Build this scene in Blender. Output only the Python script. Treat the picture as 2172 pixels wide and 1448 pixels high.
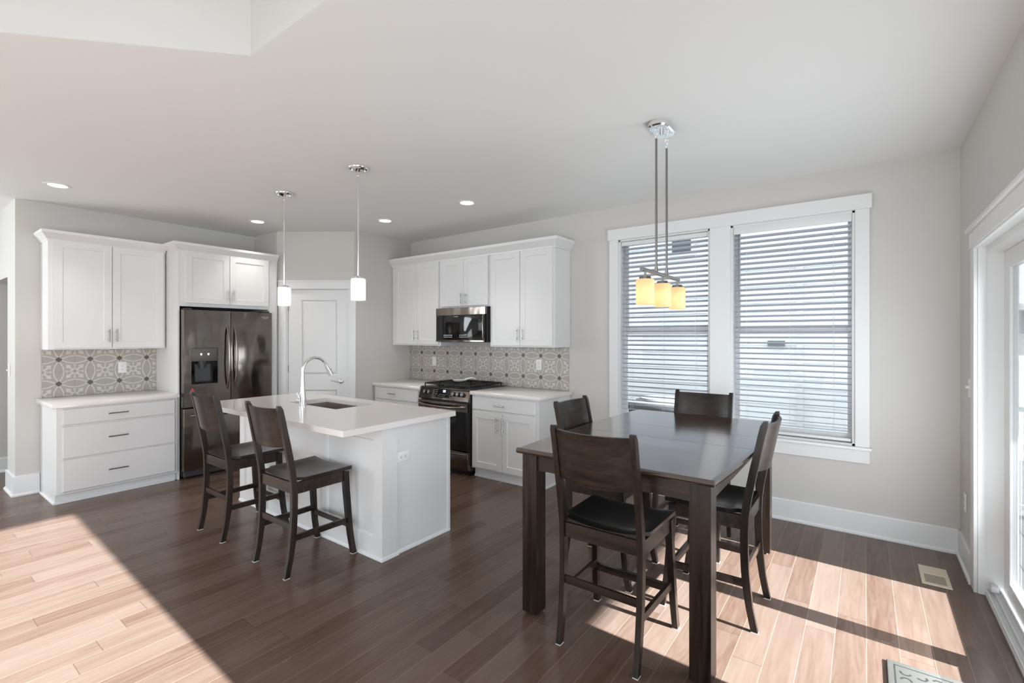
import bpy, bmesh, math, random
from mathutils import Vector, Matrix
random.seed(7)
for _o in list(bpy.data.objects):
    bpy.data.objects.remove(_o, do_unlink=True)
scene = bpy.context.scene
COL = scene.collection
PI = math.pi

# ------------------------------------------------------------------ camera
cam_d = bpy.data.cameras.new('camera')
cam_d.sensor_width = 36.0
cam_d.lens = 1014.0 / 2172.0 * 36.0
cam_d.shift_y = -10.3 / 2172.0
cam_d.clip_start = 0.05
cam_d.clip_end = 200
cam = bpy.data.objects.new('camera', cam_d)
COL.objects.link(cam)
cam.location = (0, 0, 1.5)
cam.rotation_euler = (PI / 2, 0, math.radians(36.44))
scene.camera = cam

# ------------------------------------------------------------------ view, world, sun, fill lamps
scene.view_settings.view_transform = 'Standard'
scene.view_settings.look = 'None'
scene.view_settings.exposure = 0.19
scene.view_settings.gamma = 1.0
scene.view_settings.use_curve_mapping = False
scene.cycles.max_bounces = 12
scene.cycles.diffuse_bounces = 8
scene.cycles.glossy_bounces = 4
scene.cycles.transmission_bounces = 6
scene.cycles.transparent_max_bounces = 12
scene.cycles.caustics_reflective = False
scene.cycles.caustics_refractive = False
scene.cycles.sample_clamp_indirect = 6.0
scene.cycles.use_denoising = True

world = bpy.data.worlds.new('daylight_sky')
scene.world = world
world.use_nodes = True
bg = world.node_tree.nodes['Background']
bg.inputs[0].default_value = (0.84, 0.92, 1.0, 1)
bg.inputs[1].default_value = 2.45

SUN_DIR = Vector((-1.0, 0.033, -0.516)).normalized()
sun_d = bpy.data.lights.new('sun', 'SUN')
sun_d.energy = 46.0
sun_d.angle = math.radians(0.6)
sun_d.color = (0.88, 0.95, 1.0)
sun = bpy.data.objects.new('sun', sun_d)
COL.objects.link(sun)
sun.location = (8, 0, 6)
sun.rotation_euler = SUN_DIR.to_track_quat('-Z', 'Y').to_euler()


def area_light(name, loc, direction, sx, sy, power, color=(1, 1, 1)):
    d = bpy.data.lights.new(name, 'AREA')
    d.shape = 'RECTANGLE'
    d.size = sx
    d.size_y = sy
    d.energy = power
    d.color = color
    o = bpy.data.objects.new(name, d)
    COL.objects.link(o)
    o.location = loc
    o.rotation_euler = Vector(direction).to_track_quat('-Z', 'Z').to_euler()
    return o


# added fill lamps around the unseen great room and at the glass doors;
# the upward ones are added to brighten the ceiling
FILL_COL = (0.86, 0.945, 1.0)
area_light('fill_great_room', (-1.6, -4.9, 1.6), (0, 1, 0), 3.6, 2.2, 20, FILL_COL)
area_light('fill_great_room_upper', (-1.6, -4.9, 4.5), (0, 1, -0.1), 3.6, 1.4, 8, FILL_COL)
area_light('fill_family_room', (-6.5, -4.9, 1.6), (0.1, 1, 0), 2.0, 2.0, 14, FILL_COL)
area_light('fill_left_upper', (-7.6, -1.2, 2.0), (1, 0.5, 0.0), 2.0, 1.0, 80, FILL_COL)
area_light('fill_side', (0.48, -1.2, 1.2), (-1, 0.1, -0.05), 3.4, 1.5, 66, FILL_COL)
area_light('fill_glass_door', (0.56, 2.95, 1.1), (-1, 0, 0), 1.5, 1.7, 20, FILL_COL)
area_light('upfill_great_room', (-1.6, -4.8, 0.6), (0, 0.75, 0.65), 3.6, 1.0, 40, FILL_COL)
area_light('upfill_side', (0.50, -1.2, 0.7), (-0.8, 0.25, 0.6), 3.0, 0.9, 32, FILL_COL)
area_light('upfill_glass_door', (0.56, 2.95, 0.35), (-0.75, 0, 0.65), 1.5, 0.5, 28, FILL_COL)
area_light('upfill_left', (-7.6, -2.0, 0.5), (0.8, 0.35, 0.6), 3.0, 0.8, 50, FILL_COL)

# ------------------------------------------------------------------ materials


def nmat(name):
    m = bpy.data.materials.new(name)
    m.use_nodes = True
    nt = m.node_tree
    b = nt.nodes['Principled BSDF']
    return m, nt, b


def N(nt, t, **kw):
    n = nt.nodes.new(t)
    for k, v in kw.items():
        setattr(n, k, v)
    return n


def mth(nt, op, a, b=None, c=None):
    n = nt.nodes.new('ShaderNodeMath')
    n.operation = op
    for i, v in enumerate((a, b, c)):
        if v is None:
            continue
        if isinstance(v, (int, float)):
            n.inputs[i].default_value = v
        else:
            nt.links.new(v, n.inputs[i])
    return n.outputs[0]


def mixc(nt, fac, a, b, blend='MIX'):
    n = nt.nodes.new('ShaderNodeMix')
    n.data_type = 'RGBA'
    n.blend_type = blend
    for i, v in ((0, fac), (6, a), (7, b)):
        if isinstance(v, (int, float)):
            n.inputs[i].default_value = v
        elif isinstance(v, tuple):
            n.inputs[i].default_value = (v[0], v[1], v[2], 1)
        else:
            nt.links.new(v, n.inputs[i])
    return n.outputs[2]


def simple(name, col, rough=0.5, metal=0.0, spec=0.5, noise=0.0, nscale=20, bump=0.0, coat=0.0):
    m, nt, b = nmat(name)
    b.inputs['Base Color'].default_value = (*col, 1)
    b.inputs['Roughness'].default_value = rough
    b.inputs['Metallic'].default_value = metal
    b.inputs['Specular IOR Level'].default_value = spec
    b.inputs['Coat Weight'].default_value = coat
    if noise or bump:
        tc = N(nt, 'ShaderNodeTexCoord')
        nz = N(nt, 'ShaderNodeTexNoise')
        nz.inputs['Scale'].default_value = nscale
        nz.inputs['Detail'].default_value = 3
        nt.links.new(tc.outputs['Object'], nz.inputs['Vector'])
        if noise:
            c = mixc(nt, mth(nt, 'MULTIPLY', nz.outputs[0], noise), (*col,), tuple(x * 0.6 for x in col))
            nt.links.new(c, b.inputs['Base Color'])
        if bump:
            bp = N(nt, 'ShaderNodeBump')
            bp.inputs['Strength'].default_value = bump
            bp.inputs['Distance'].default_value = 0.002
            nt.links.new(nz.outputs[0], bp.inputs['Height'])
            nt.links.new(bp.outputs[0], b.inputs['Normal'])
    return m


def emis(name, col, strength):
    m, nt, b = nmat(name)
    b.inputs['Base Color'].default_value = (*col, 1)
    b.inputs['Emission Color'].default_value = (*col, 1)
    b.inputs['Emission Strength'].default_value = strength
    b.inputs['Roughness'].default_value = 0.4
    return m


def wood_mat(name, dark, light, rough=0.32, axis='Z', scale=1.0, spec=0.5):
    m, nt, b = nmat(name)
    tc = N(nt, 'ShaderNodeTexCoord')
    mp = N(nt, 'ShaderNodeMapping')
    s = {'X': (2.2, 38, 38), 'Y': (38, 2.2, 38), 'Z': (38, 38, 2.2)}[axis]
    mp.inputs['Scale'].default_value = tuple(v * scale for v in s)
    nt.links.new(tc.outputs['Object'], mp.inputs['Vector'])
    nz = N(nt, 'ShaderNodeTexNoise')
    nz.inputs['Scale'].default_value = 1.0
    nz.inputs['Detail'].default_value = 6
    nz.inputs['Roughness'].default_value = 0.65
    nz.inputs['Distortion'].default_value = 0.6
    nt.links.new(mp.outputs[0], nz.inputs['Vector'])
    cr = N(nt, 'ShaderNodeValToRGB')
    cr.color_ramp.elements[0].position = 0.35
    cr.color_ramp.elements[0].color = (*dark, 1)
    cr.color_ramp.elements[1].position = 0.68
    cr.color_ramp.elements[1].color = (*light, 1)
    nt.links.new(nz.outputs[0], cr.inputs[0])
    nt.links.new(cr.outputs[0], b.inputs['Base Color'])
    b.inputs['Roughness'].default_value = rough
    b.inputs['Specular IOR Level'].default_value = spec
    bp = N(nt, 'ShaderNodeBump')
    bp.inputs['Strength'].default_value = 0.12
    bp.inputs['Distance'].default_value = 0.001
    nt.links.new(nz.outputs[0], bp.inputs['Height'])
    nt.links.new(bp.outputs[0], b.inputs['Normal'])
    return m


def floor_mat():
    m, nt, b = nmat('oak_plank_floor')
    tc = N(nt, 'ShaderNodeTexCoord')
    sp = N(nt, 'ShaderNodeSeparateXYZ')
    nt.links.new(tc.outputs['Object'], sp.inputs[0])
    W, L = 0.1275, 1.15
    u = mth(nt, 'DIVIDE', mth(nt, 'ADD', sp.outputs[0], -0.006 + 20 * W), W)
    i = mth(nt, 'FLOOR', u)
    fu = mth(nt, 'FRACT', u)
    wn = N(nt, 'ShaderNodeTexWhiteNoise', noise_dimensions='1D')
    nt.links.new(i, wn.inputs['W'])
    v = mth(nt, 'DIVIDE', mth(nt, 'ADD', sp.outputs[1], mth(nt, 'MULTIPLY_ADD', wn.outputs[0], 4.0, 20.0)), L)
    j = mth(nt, 'FLOOR', v)
    fv = mth(nt, 'FRACT', v)
    cmb = N(nt, 'ShaderNodeCombineXYZ')
    nt.links.new(i, cmb.inputs[0])
    nt.links.new(j, cmb.inputs[1])
    wn2 = N(nt, 'ShaderNodeTexWhiteNoise', noise_dimensions='2D')
    nt.links.new(cmb.outputs[0], wn2.inputs['Vector'])
    # grain, offset board by board
    off = N(nt, 'ShaderNodeVectorMath', operation='MULTIPLY_ADD')
    nt.links.new(wn2.outputs['Color'], off.inputs[0])
    off.inputs[1].default_value = (7, 7, 7)
    nt.links.new(tc.outputs['Object'], off.inputs[2])
    mp = N(nt, 'ShaderNodeMapping')
    mp.inputs['Scale'].default_value = (26, 2.0, 1)
    nt.links.new(off.outputs[0], mp.inputs['Vector'])
    nz = N(nt, 'ShaderNodeTexNoise')
    nz.inputs['Scale'].default_value = 1.0
    nz.inputs['Detail'].default_value = 7
    nz.inputs['Roughness'].default_value = 0.62
    nz.inputs['Distortion'].default_value = 1.2
    nt.links.new(mp.outputs[0], nz.inputs['Vector'])
    mp2 = N(nt, 'ShaderNodeMapping')
    mp2.inputs['Scale'].default_value = (5, 0.8, 1)
    nt.links.new(off.outputs[0], mp2.inputs['Vector'])
    nz2 = N(nt, 'ShaderNodeTexNoise')
    nz2.inputs['Scale'].default_value = 1.0
    nz2.inputs['Detail'].default_value = 3
    nt.links.new(mp2.outputs[0], nz2.inputs['Vector'])
    c = mixc(nt, wn2.outputs[0], FLOOR_A, FLOOR_B)
    g = N(nt, 'ShaderNodeMapRange')
    g.inputs[1].default_value = 0.35
    g.inputs[2].default_value = 0.7
    nt.links.new(nz.outputs[0], g.inputs[0])
    c = mixc(nt, mth(nt, 'MULTIPLY', g.outputs[0], 0.35), c, FLOOR_C)
    c = mixc(nt, mth(nt, 'MULTIPLY', nz2.outputs[0], 0.35), c, FLOOR_D)
    # seams: bevel reflections painted pale along the boards, dark butt joints across
    du = mth(nt, 'ABSOLUTE', mth(nt, 'SUBTRACT', fu, 0.5))
    seam = mth(nt, 'GREATER_THAN', du, 0.5 - 0.011)
    dv = mth(nt, 'ABSOLUTE', mth(nt, 'SUBTRACT', fv, 0.5))
    butt = mth(nt, 'GREATER_THAN', dv, 0.5 - 0.0013)
    c = mixc(nt, mth(nt, 'MULTIPLY', seam, 0.45), c, (0.34, 0.25, 0.19))
    c = mixc(nt, mth(nt, 'MULTIPLY', butt, 0.6), c, (0.03, 0.02, 0.015))
    nt.links.new(c, b.inputs['Base Color'])
    b.inputs['Roughness'].default_value = 0.30
    b.inputs['Specular IOR Level'].default_value = 0.33
    rr = mth(nt, 'MULTIPLY_ADD', nz2.outputs[0], 0.16, 0.17)
    nt.links.new(rr, b.inputs['Roughness'])
    bp = N(nt, 'ShaderNodeBump')
    bp.inputs['Strength'].default_value = 0.15
    bp.inputs['Distance'].default_value = 0.0015
    nt.links.new(mth(nt, 'SUBTRACT', nz.outputs[0], mth(nt, 'MULTIPLY', seam, 0.8)), bp.inputs['Height'])
    nt.links.new(bp.outputs[0], b.inputs['Normal'])
    return m


FLOOR_A = (0.094, 0.051, 0.034)
FLOOR_B = (0.150, 0.102, 0.079)
FLOOR_C = (0.24, 0.182, 0.15)
FLOOR_D = (0.062, 0.033, 0.023)


def tile_mat():
    """Encaustic look tile: overlapping rings, diamonds on the corners, a snowflake in each cell.
    Object X and Z run along the wall with a diamond at the origin."""
    m, nt, b = nmat('patterned_tile')
    P = 0.2395
    tc = N(nt, 'ShaderNodeTexCoord')
    sp = N(nt, 'ShaderNodeSeparateXYZ')
    nt.links.new(tc.outputs['Object'], sp.inputs[0])

    def fold(s):
        f = mth(nt, 'FRACT', mth(nt, 'ADD', mth(nt, 'DIVIDE', s, P), 40.0))
        return mth(nt, 'ABSOLUTE', mth(nt, 'SUBTRACT', f, 0.5))
    p, q = fold(sp.outputs[0]), fold(sp.outputs[2])

    def hyp(a, c):
        return mth(nt, 'SQRT', mth(nt, 'ADD', mth(nt, 'MULTIPLY', a, a), mth(nt, 'MULTIPLY', c, c)))

    def ring(d, r, w):
        return mth(nt, 'LESS_THAN', mth(nt, 'ABSOLUTE', mth(nt, 'SUBTRACT', d, r)), w)

    def AND(*a):
        r = a[0]
        for x in a[1:]:
            r = mth(nt, 'MULTIPLY', r, x)
        return r

    def OR(*a):
        r = a[0]
        for x in a[1:]:
            r = mth(nt, 'MAXIMUM', r, x)
        return r
    lt = lambda a, v: mth(nt, 'LESS_THAN', a, v)
    gt = lambda a, v: mth(nt, 'GREATER_THAN', a, v)
    p1 = mth(nt, 'SUBTRACT', 1.0, p)
    q1 = mth(nt, 'SUBTRACT', 1.0, q)
    R, Wd = 0.655, 0.021
    rings = OR(ring(hyp(p, q), R, Wd), ring(hyp(p1, q), R, Wd), ring(hyp(p, q1), R, Wd))
    dia = lt(mth(nt, 'ADD', mth(nt, 'SUBTRACT', 0.5, p), mth(nt, 'SUBTRACT', 0.5, q)), 0.118)
    a = mth(nt, 'MAXIMUM', p, q)
    bb = mth(nt, 'MINIMUM', p, q)
    axial = OR(AND(lt(bb, 0.022), gt(a, 0.10), lt(a, 0.26)), lt(hyp(mth(nt, 'SUBTRACT', a, 0.255), bb), 0.042))
    c = mth(nt, 'MULTIPLY', mth(nt, 'ADD', p, q), 0.70711)
    d = mth(nt, 'MULTIPLY', mth(nt, 'ABSOLUTE', mth(nt, 'SUBTRACT', p, q)), 0.70711)
    stem = AND(lt(d, 0.034), gt(c, 0.09), lt(c, 0.30))
    leaf = AND(lt(d, mth(nt, 'MULTIPLY', mth(nt, 'SUBTRACT', 0.40, c), 0.75)), gt(c, 0.285))
    wing = lt(hyp(mth(nt, 'SUBTRACT', c, 0.27), mth(nt, 'SUBTRACT', d, 0.055)), 0.032)
    star = ring(hyp(p, q), 0.10, 0.028)
    pale = OR(rings, axial, stem, leaf, wing, star)
    seam = OR(lt(p, 0.005), lt(q, 0.005))
    base = mixc(nt, pale, (0.40, 0.365, 0.325), (0.60, 0.565, 0.52))
    base = mixc(nt, dia, base, (0.115, 0.090, 0.075))
    base = mixc(nt, mth(nt, 'MULTIPLY', seam, 0.55), base, (0.22, 0.19, 0.165))
    nt.links.new(base, b.inputs['Base Color'])
    b.inputs['Roughness'].default_value = 0.35
    return m


def glass_pane():
    m = bpy.data.materials.new('window_glass')
    m.use_nodes = True
    nt = m.node_tree
    nt.nodes.clear()
    out = N(nt, 'ShaderNodeOutputMaterial')
    tr = N(nt, 'ShaderNodeBsdfTransparent')
    tr.inputs[0].default_value = (0.97, 0.98, 0.98, 1)
    gl = N(nt, 'ShaderNodeBsdfGlossy')
    gl.inputs['Roughness'].default_value = 0.02
    fr = N(nt, 'ShaderNodeFresnel')
    fr.inputs[0].default_value = 1.45
    mx = N(nt, 'ShaderNodeMixShader')
    nt.links.new(mth(nt, 'MULTIPLY', fr.outputs[0], 0.7), mx.inputs[0])
    nt.links.new(tr.outputs[0], mx.inputs[1])
    nt.links.new(gl.outputs[0], mx.inputs[2])
    nt.links.new(mx.outputs[0], out.inputs[0])
    return m


def shade_glass(name, col, emit, strength):
    m = bpy.data.materials.new(name)
    m.use_nodes = True
    nt = m.node_tree
    nt.nodes.clear()
    out = N(nt, 'ShaderNodeOutputMaterial')
    df = N(nt, 'ShaderNodeBsdfDiffuse')
    df.inputs[0].default_value = (*col, 1)
    tl = N(nt, 'ShaderNodeBsdfTranslucent')
    tl.inputs[0].default_value = (*col, 1)
    mx = N(nt, 'ShaderNodeMixShader')
    mx.inputs[0].default_value = 0.6
    nt.links.new(df.outputs[0], mx.inputs[1])
    nt.links.new(tl.outputs[0], mx.inputs[2])
    em = N(nt, 'ShaderNodeEmission')
    em.inputs[0].default_value = (*emit, 1)
    em.inputs[1].default_value = strength
    ad = N(nt, 'ShaderNodeAddShader')
    nt.links.new(mx.outputs[0], ad.inputs[0])
    nt.links.new(em.outputs[0], ad.inputs[1])
    nt.links.new(ad.outputs[0], out.inputs[0])
    return m


def black_steel():
    m, nt, b = nmat('black_stainless')
    b.inputs['Base Color'].default_value = (0.215, 0.185, 0.163, 1)
    b.inputs['Metallic'].default_value = 1.0
    b.inputs['Roughness'].default_value = 0.15
    tc = N(nt, 'ShaderNodeTexCoord')
    mp = N(nt, 'ShaderNodeMapping')
    mp.inputs['Scale'].default_value = (3.2, 3.2, 2.2)
    nt.links.new(tc.outputs['Object'], mp.inputs['Vector'])
    nz = N(nt, 'ShaderNodeTexNoise')
    nz.inputs['Scale'].default_value = 1.0
    nz.inputs['Detail'].default_value = 1.5
    nt.links.new(mp.outputs[0], nz.inputs['Vector'])
    bp = N(nt, 'ShaderNodeBump')
    bp.inputs['Strength'].default_value = 0.6
    bp.inputs['Distance'].default_value = 0.03
    nt.links.new(nz.outputs[0], bp.inputs['Height'])
    nt.links.new(bp.outputs[0], b.inputs['Normal'])
    return m


def rug_mat():
    m, nt, b = nmat('door_mat_pile')
    tc = N(nt, 'ShaderNodeTexCoord')
    nz = N(nt, 'ShaderNodeTexNoise')
    nz.inputs['Scale'].default_value = 260
    nt.links.new(tc.outputs['Object'], nz.inputs['Vector'])
    nt.links.new(mixc(nt, nz.outputs[0], (0.060, 0.056, 0.050), (0.135, 0.128, 0.115)), b.inputs['Base Color'])
    b.inputs['Roughness'].default_value = 0.95
    b.inputs['Specular IOR Level'].default_value = 0.1
    return m


M = {}
M['wall'] = simple('wall_paint', (0.605, 0.582, 0.553), 0.75, spec=0.3, bump=0.05, nscale=180)
M['ceil'] = simple('ceiling_paint', (0.80, 0.80, 0.79), 0.85, spec=0.2, bump=0.06, nscale=120)
M['trim'] = simple('white_trim_paint', (0.77, 0.77, 0.765), 0.38)
M['cab'] = simple('white_cabinet_paint', (0.755, 0.745, 0.74), 0.36)
M['quartz'] = simple('white_quartz', (0.84, 0.80, 0.775), 0.14, noise=0.06, nscale=400)
M['nickel'] = simple('brushed_nickel', (0.46, 0.445, 0.43), 0.26, 1.0)
M['dknickel'] = simple('satin_nickel', (0.27, 0.255, 0.245), 0.28, 1.0)
M['chrome'] = simple('chrome', (0.86, 0.87, 0.88), 0.05, 1.0)
M['steel'] = black_steel()
M['handle_steel'] = simple('black_stainless_handle', (0.28, 0.245, 0.22), 0.22, 1.0)
M['taupe'] = simple('taupe_satin_plastic', (0.115, 0.100, 0.090), 0.38)
M['black'] = simple('black_enamel', (0.012, 0.011, 0.011), 0.28)
M['iron'] = simple('cast_iron', (0.014, 0.012, 0.012), 0.55)
M['bglass'] = simple('black_glass', (0.008, 0.008, 0.008), 0.05, spec=0.4)
M['dgrey'] = simple('dark_grey_plastic', (0.05, 0.05, 0.052), 0.35)
M['sink'] = simple('bronze_stainless', (0.42, 0.37, 0.345), 0.3, 0.85)
M['plate'] = simple('white_plastic', (0.83, 0.82, 0.80), 0.3)
M['slot'] = simple('outlet_slot', (0.05, 0.05, 0.05), 0.5)
M['table'] = wood_mat('espresso_table_top', (0.026, 0.015, 0.010), (0.078, 0.047, 0.033), 0.20, 'X', 0.8, 0.9)
M['table'].node_tree.nodes['Principled BSDF'].inputs['Coat Weight'].default_value = 1.0
M['table'].node_tree.nodes['Principled BSDF'].inputs['Coat Roughness'].default_value = 0.16
M['dark'] = wood_mat('espresso_wood', (0.005, 0.0036, 0.003), (0.038, 0.024, 0.017), 0.30, 'Z', 0.8, 0.35)
M['darkx'] = wood_mat('espresso_wood_cross', (0.007, 0.0045, 0.0035), (0.042, 0.025, 0.017), 0.30, 'X', 0.8, 0.35)
M['seatwood'] = wood_mat('espresso_seat', (0.014, 0.010, 0.0085), (0.028, 0.020, 0.016), 0.30, 'Y', 0.8)
M['seatblack'] = simple('black_seat', (0.008, 0.008, 0.008), 0.25, noise=0.2)
M['felt'] = simple('felt_pad', (0.6, 0.58, 0.55), 0.9)
M['floor'] = floor_mat()
M['tile'] = tile_mat()
M['glass'] = glass_pane()
M['vinyl'] = simple('white_vinyl', (0.75, 0.75, 0.745), 0.35)
M['slat'] = simple('blind_slat', (0.56, 0.58, 0.64), 0.4)
M['cordm'] = simple('blind_cord', (0.75, 0.75, 0.75), 0.7)
M['shade'] = shade_glass('opal_glass_shade', (0.86, 0.85, 0.80), (1.0, 0.99, 0.92), 0.22)
M['amber'] = shade_glass('amber_glass_shade', (0.88, 0.76, 0.55), (1.0, 0.80, 0.46), 0.12)
M['led'] = emis('downlight_lens', (1.0, 0.98, 0.95), 4.0)
M['display'] = emis('oven_display', (0.75, 0.82, 1.0), 2.2)
M['icon'] = emis('lit_icon', (0.95, 0.95, 0.95), 0.6)
M['logo'] = simple('pale_lettering', (0.62, 0.60, 0.58), 0.4)
M['ceramic'] = simple('white_ceramic', (0.80, 0.79, 0.77), 0.12)
M['vent'] = simple('beige_metal', (0.60, 0.50, 0.385), 0.45)
M['ventdark'] = simple('vent_shadow', (0.03, 0.025, 0.02), 0.7)
M['rug'] = rug_mat()
M['rugdark'] = simple('mat_groove', (0.006, 0.006, 0.006), 0.95)
M['siding'] = simple('white_lap_siding', (0.86, 0.87, 0.89), 0.6)
M['siding2'] = simple('grey_lap_siding', (0.34, 0.36, 0.38), 0.6)
M['shingle'] = simple('roof_shingle', (0.36, 0.36, 0.37), 0.9, noise=0.5, nscale=9)
M['deck'] = simple('grey_deck_board', (0.13, 0.127, 0.125), 0.6, noise=0.3, nscale=8)
M['grass'] = simple('dry_lawn_and_gravel', (0.11, 0.11, 0.10), 0.9, noise=0.6, nscale=6)
M['acgrey'] = simple('condenser_metal', (0.13, 0.13, 0.13), 0.45)
M['acdark'] = simple('condenser_dark', (0.10, 0.105, 0.11), 0.5)
M['winglass_dark'] = simple('neighbour_glass', (0.10, 0.13, 0.15), 0.1)
M['red'] = simple('magnet_red', (0.55, 0.08, 0.06), 0.5)
M['blue'] = simple('magnet_blue', (0.16, 0.18, 0.30), 0.5)

# ------------------------------------------------------------------ mesh helpers


class MB:
    def __init__(self):
        self.bm = bmesh.new()

    def _bev(self, geom_verts, bev, seg):
        es = list({e for v in geom_verts for e in v.link_edges})
        bmesh.ops.bevel(self.bm, geom=es, offset=bev, segments=seg, affect='EDGES', profile=0.5, clamp_overlap=True)

    def box(self, x0, x1, y0, y1, z0, z1, bev=0.0, seg=1, rot=None):
        c = Vector(((x0 + x1) / 2, (y0 + y1) / 2, (z0 + z1) / 2))
        mat = Matrix.Translation(c) @ (rot if rot is not None else Matrix.Identity(4)) @ Matrix.Diagonal((abs(x1 - x0), abs(y1 - y0), abs(z1 - z0), 1))
        r = bmesh.ops.create_cube(self.bm, size=1.0, matrix=mat)
        if bev:
            self._bev(r['verts'], bev, seg)
        return self

    def cyl(self, p0, p1, r0, r1=None, seg=20):
        p0, p1 = Vector(p0), Vector(p1)
        r1 = r0 if r1 is None else r1
        d = p1 - p0
        q = d.to_track_quat('Z', 'X').to_matrix().to_4x4()
        bmesh.ops.create_cone(self.bm, cap_ends=True, segments=seg, radius1=r0, radius2=r1, depth=d.length,
                              matrix=Matrix.Translation((p0 + p1) / 2) @ q)
        return self

    def ell(self, c, rx, ry, rz, seg=16):
        bmesh.ops.create_uvsphere(self.bm, u_segments=seg, v_segments=seg // 2, radius=1.0,
                                  matrix=Matrix.Translation(c) @ Matrix.Diagonal((rx, ry, rz, 1)))
        return self

    def loft(self, rings, caps=True, close=True):
        bm = self.bm
        vr = [[bm.verts.new(p) for p in r] for r in rings]
        n = len(vr[0])
        for a, b in zip(vr, vr[1:]):
            for k in range(n if close else n - 1):
                k2 = (k + 1) % n
                bm.faces.new((a[k], a[k2], b[k2], b[k]))
        if caps:
            bm.faces.new(list(reversed(vr[0])))
            bm.faces.new(vr[-1])
        return self

    def lathe(self, prof, c=(0, 0, 0), seg=28, caps=True):
        rings = []
        for r, z in prof:
            rings.append([(c[0] + r * math.cos(2 * PI * k / seg), c[1] + r * math.sin(2 * PI * k / seg), c[2] + z) for k in range(seg)])
        return self.loft(rings, caps)

    def tube(self, pts, rad, seg=12, caps=True):
        pts = [Vector(p) for p in pts]
        rad = rad if isinstance(rad, (list, tuple)) else [rad] * len(pts)
        rings = []
        up = None
        for k, p in enumerate(pts):
            t = (pts[min(k + 1, len(pts) - 1)] - pts[max(k - 1, 0)]).normalized()
            if up is None:
                up = Vector((0, 0, 1)) if abs(t.z) < 0.9 else Vector((1, 0, 0))
            s = t.cross(up).normalized()
            up = s.cross(t).normalized()
            rings.append([p + (s * math.cos(2 * PI * j / seg) + up * math.sin(2 * PI * j / seg)) * rad[k] for j in range(seg)])
        return self.loft(rings, caps)

    def prism(self, poly, z0, z1, bev=0.0, seg=2):
        n0 = len(self.bm.verts)
        self.loft([[(x, y, z0) for x, y in poly], [(x, y, z1) for x, y in poly]])
        if bev:
            self.bm.verts.ensure_lookup_table()
            self._bev(self.bm.verts[n0:], bev, seg)
        return self

    def torus(self, c, R, r, axis='Z', seg=18, ms=8, squash=1.0):
        bm = self.bm
        vs = []
        for a in range(seg):
            A = 2 * PI * a / seg
            row = []
            for t in range(ms):
                T = 2 * PI * t / ms
                x = (R + r * math.cos(T)) * math.cos(A)
                y = (R + r * math.cos(T)) * math.sin(A) * squash
                z = r * math.sin(T)
                v = {'Z': (x, y, z), 'X': (z, x, y), 'Y': (x, z, y)}[axis]
                row.append(bm.verts.new((c[0] + v[0], c[1] + v[1], c[2] + v[2])))
            vs.append(row)
        for a in range(seg):
            for t in range(ms):
                a2, t2 = (a + 1) % seg, (t + 1) % ms
                bm.faces.new((vs[a][t], vs[a2][t], vs[a2][t2], vs[a][t2]))
        return self

    def build(self, name, m, parent=None, world=False, smooth=35, mats=None):
        bm = self.bm
        bmesh.ops.recalc_face_normals(bm, faces=bm.faces[:])
        if world and parent is not None:
            bmesh.ops.transform(bm, matrix=root_matrix(parent).inverted(), verts=bm.verts[:])
        me = bpy.data.meshes.new(name)
        bm.to_mesh(me)
        bm.free()
        me.materials.append(M[m] if isinstance(m, str) else m)
        for f in me.polygons:
            f.use_smooth = True
        me.set_sharp_from_angle(angle=math.radians(smooth))
        o = bpy.data.objects.new(name, me)
        COL.objects.link(o)
        if parent is not None:
            o.parent = parent
        return o


def root_matrix(o):
    m = o.matrix_basis.copy()
    while o.parent is not None:
        o = o.parent
        m = o.matrix_basis @ m
    return m


def thing(name, label, cat, loc=(0, 0, 0), rz=0.0, group=None):
    o = bpy.data.objects.new(name, None)
    o.empty_display_size = 0.1
    COL.objects.link(o)
    o.location = loc
    o.rotation_euler = (0, 0, rz)
    o['label'] = label
    o['category'] = cat
    if group:
        o['group'] = group
    return o


def tag(o, label, cat, group=None):
    o['label'] = label
    o['category'] = cat
    if group:
        o['group'] = group
    return o


def struct(o, label=None, cat=None):
    o['kind'] = 'structure'
    if label:
        o['label'] = label
    if cat:
        o['category'] = cat
    return o


def copy_tree(o, parent=None):
    c = o.copy()
    COL.objects.link(c)
    if parent is not None:
        c.parent = parent
    for ch in list(o.children):
        copy_tree(ch, c)
    return c


def text_mesh(name, body, size, m, parent, loc, rot=(PI / 2, 0, 0), align='CENTER', extrude=0.0004):
    cu = bpy.data.curves.new(name, 'FONT')
    cu.body = body
    cu.size = size
    cu.align_x = align
    cu.align_y = 'CENTER'
    cu.extrude = extrude
    tmp = bpy.data.objects.new(name + '_curve', cu)
    COL.objects.link(tmp)
    dg = bpy.context.evaluated_depsgraph_get()
    me = bpy.data.meshes.new_from_object(tmp.evaluated_get(dg))
    bpy.data.objects.remove(tmp, do_unlink=True)
    me.materials.clear()
    me.materials.append(M[m])
    me.transform(Matrix.Translation(loc) @ Matrix.Rotation(rot[2], 4, 'Z') @ Matrix.Rotation(rot[0], 4, 'X'))
    me.name = name
    o = bpy.data.objects.new(name, me)
    COL.objects.link(o)
    o.parent = parent
    return o


# ------------------------------------------------------------------ room shell
H = 2.80          # kitchen ceiling
HT = 5.4          # two storey great room
WY, RX, LX = 4.49, 0.53, -6.42
YB = -5.0
TH = 0.16
HX = -7.69        # hall wall

f = MB().box(-8.0, RX + 0.03, YB - 0.3, WY + 0.02, -0.12, 0.0).build('floor', 'floor')
struct(f, 'dark stained oak plank floor of the kitchen and dining area', 'floor')

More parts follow.
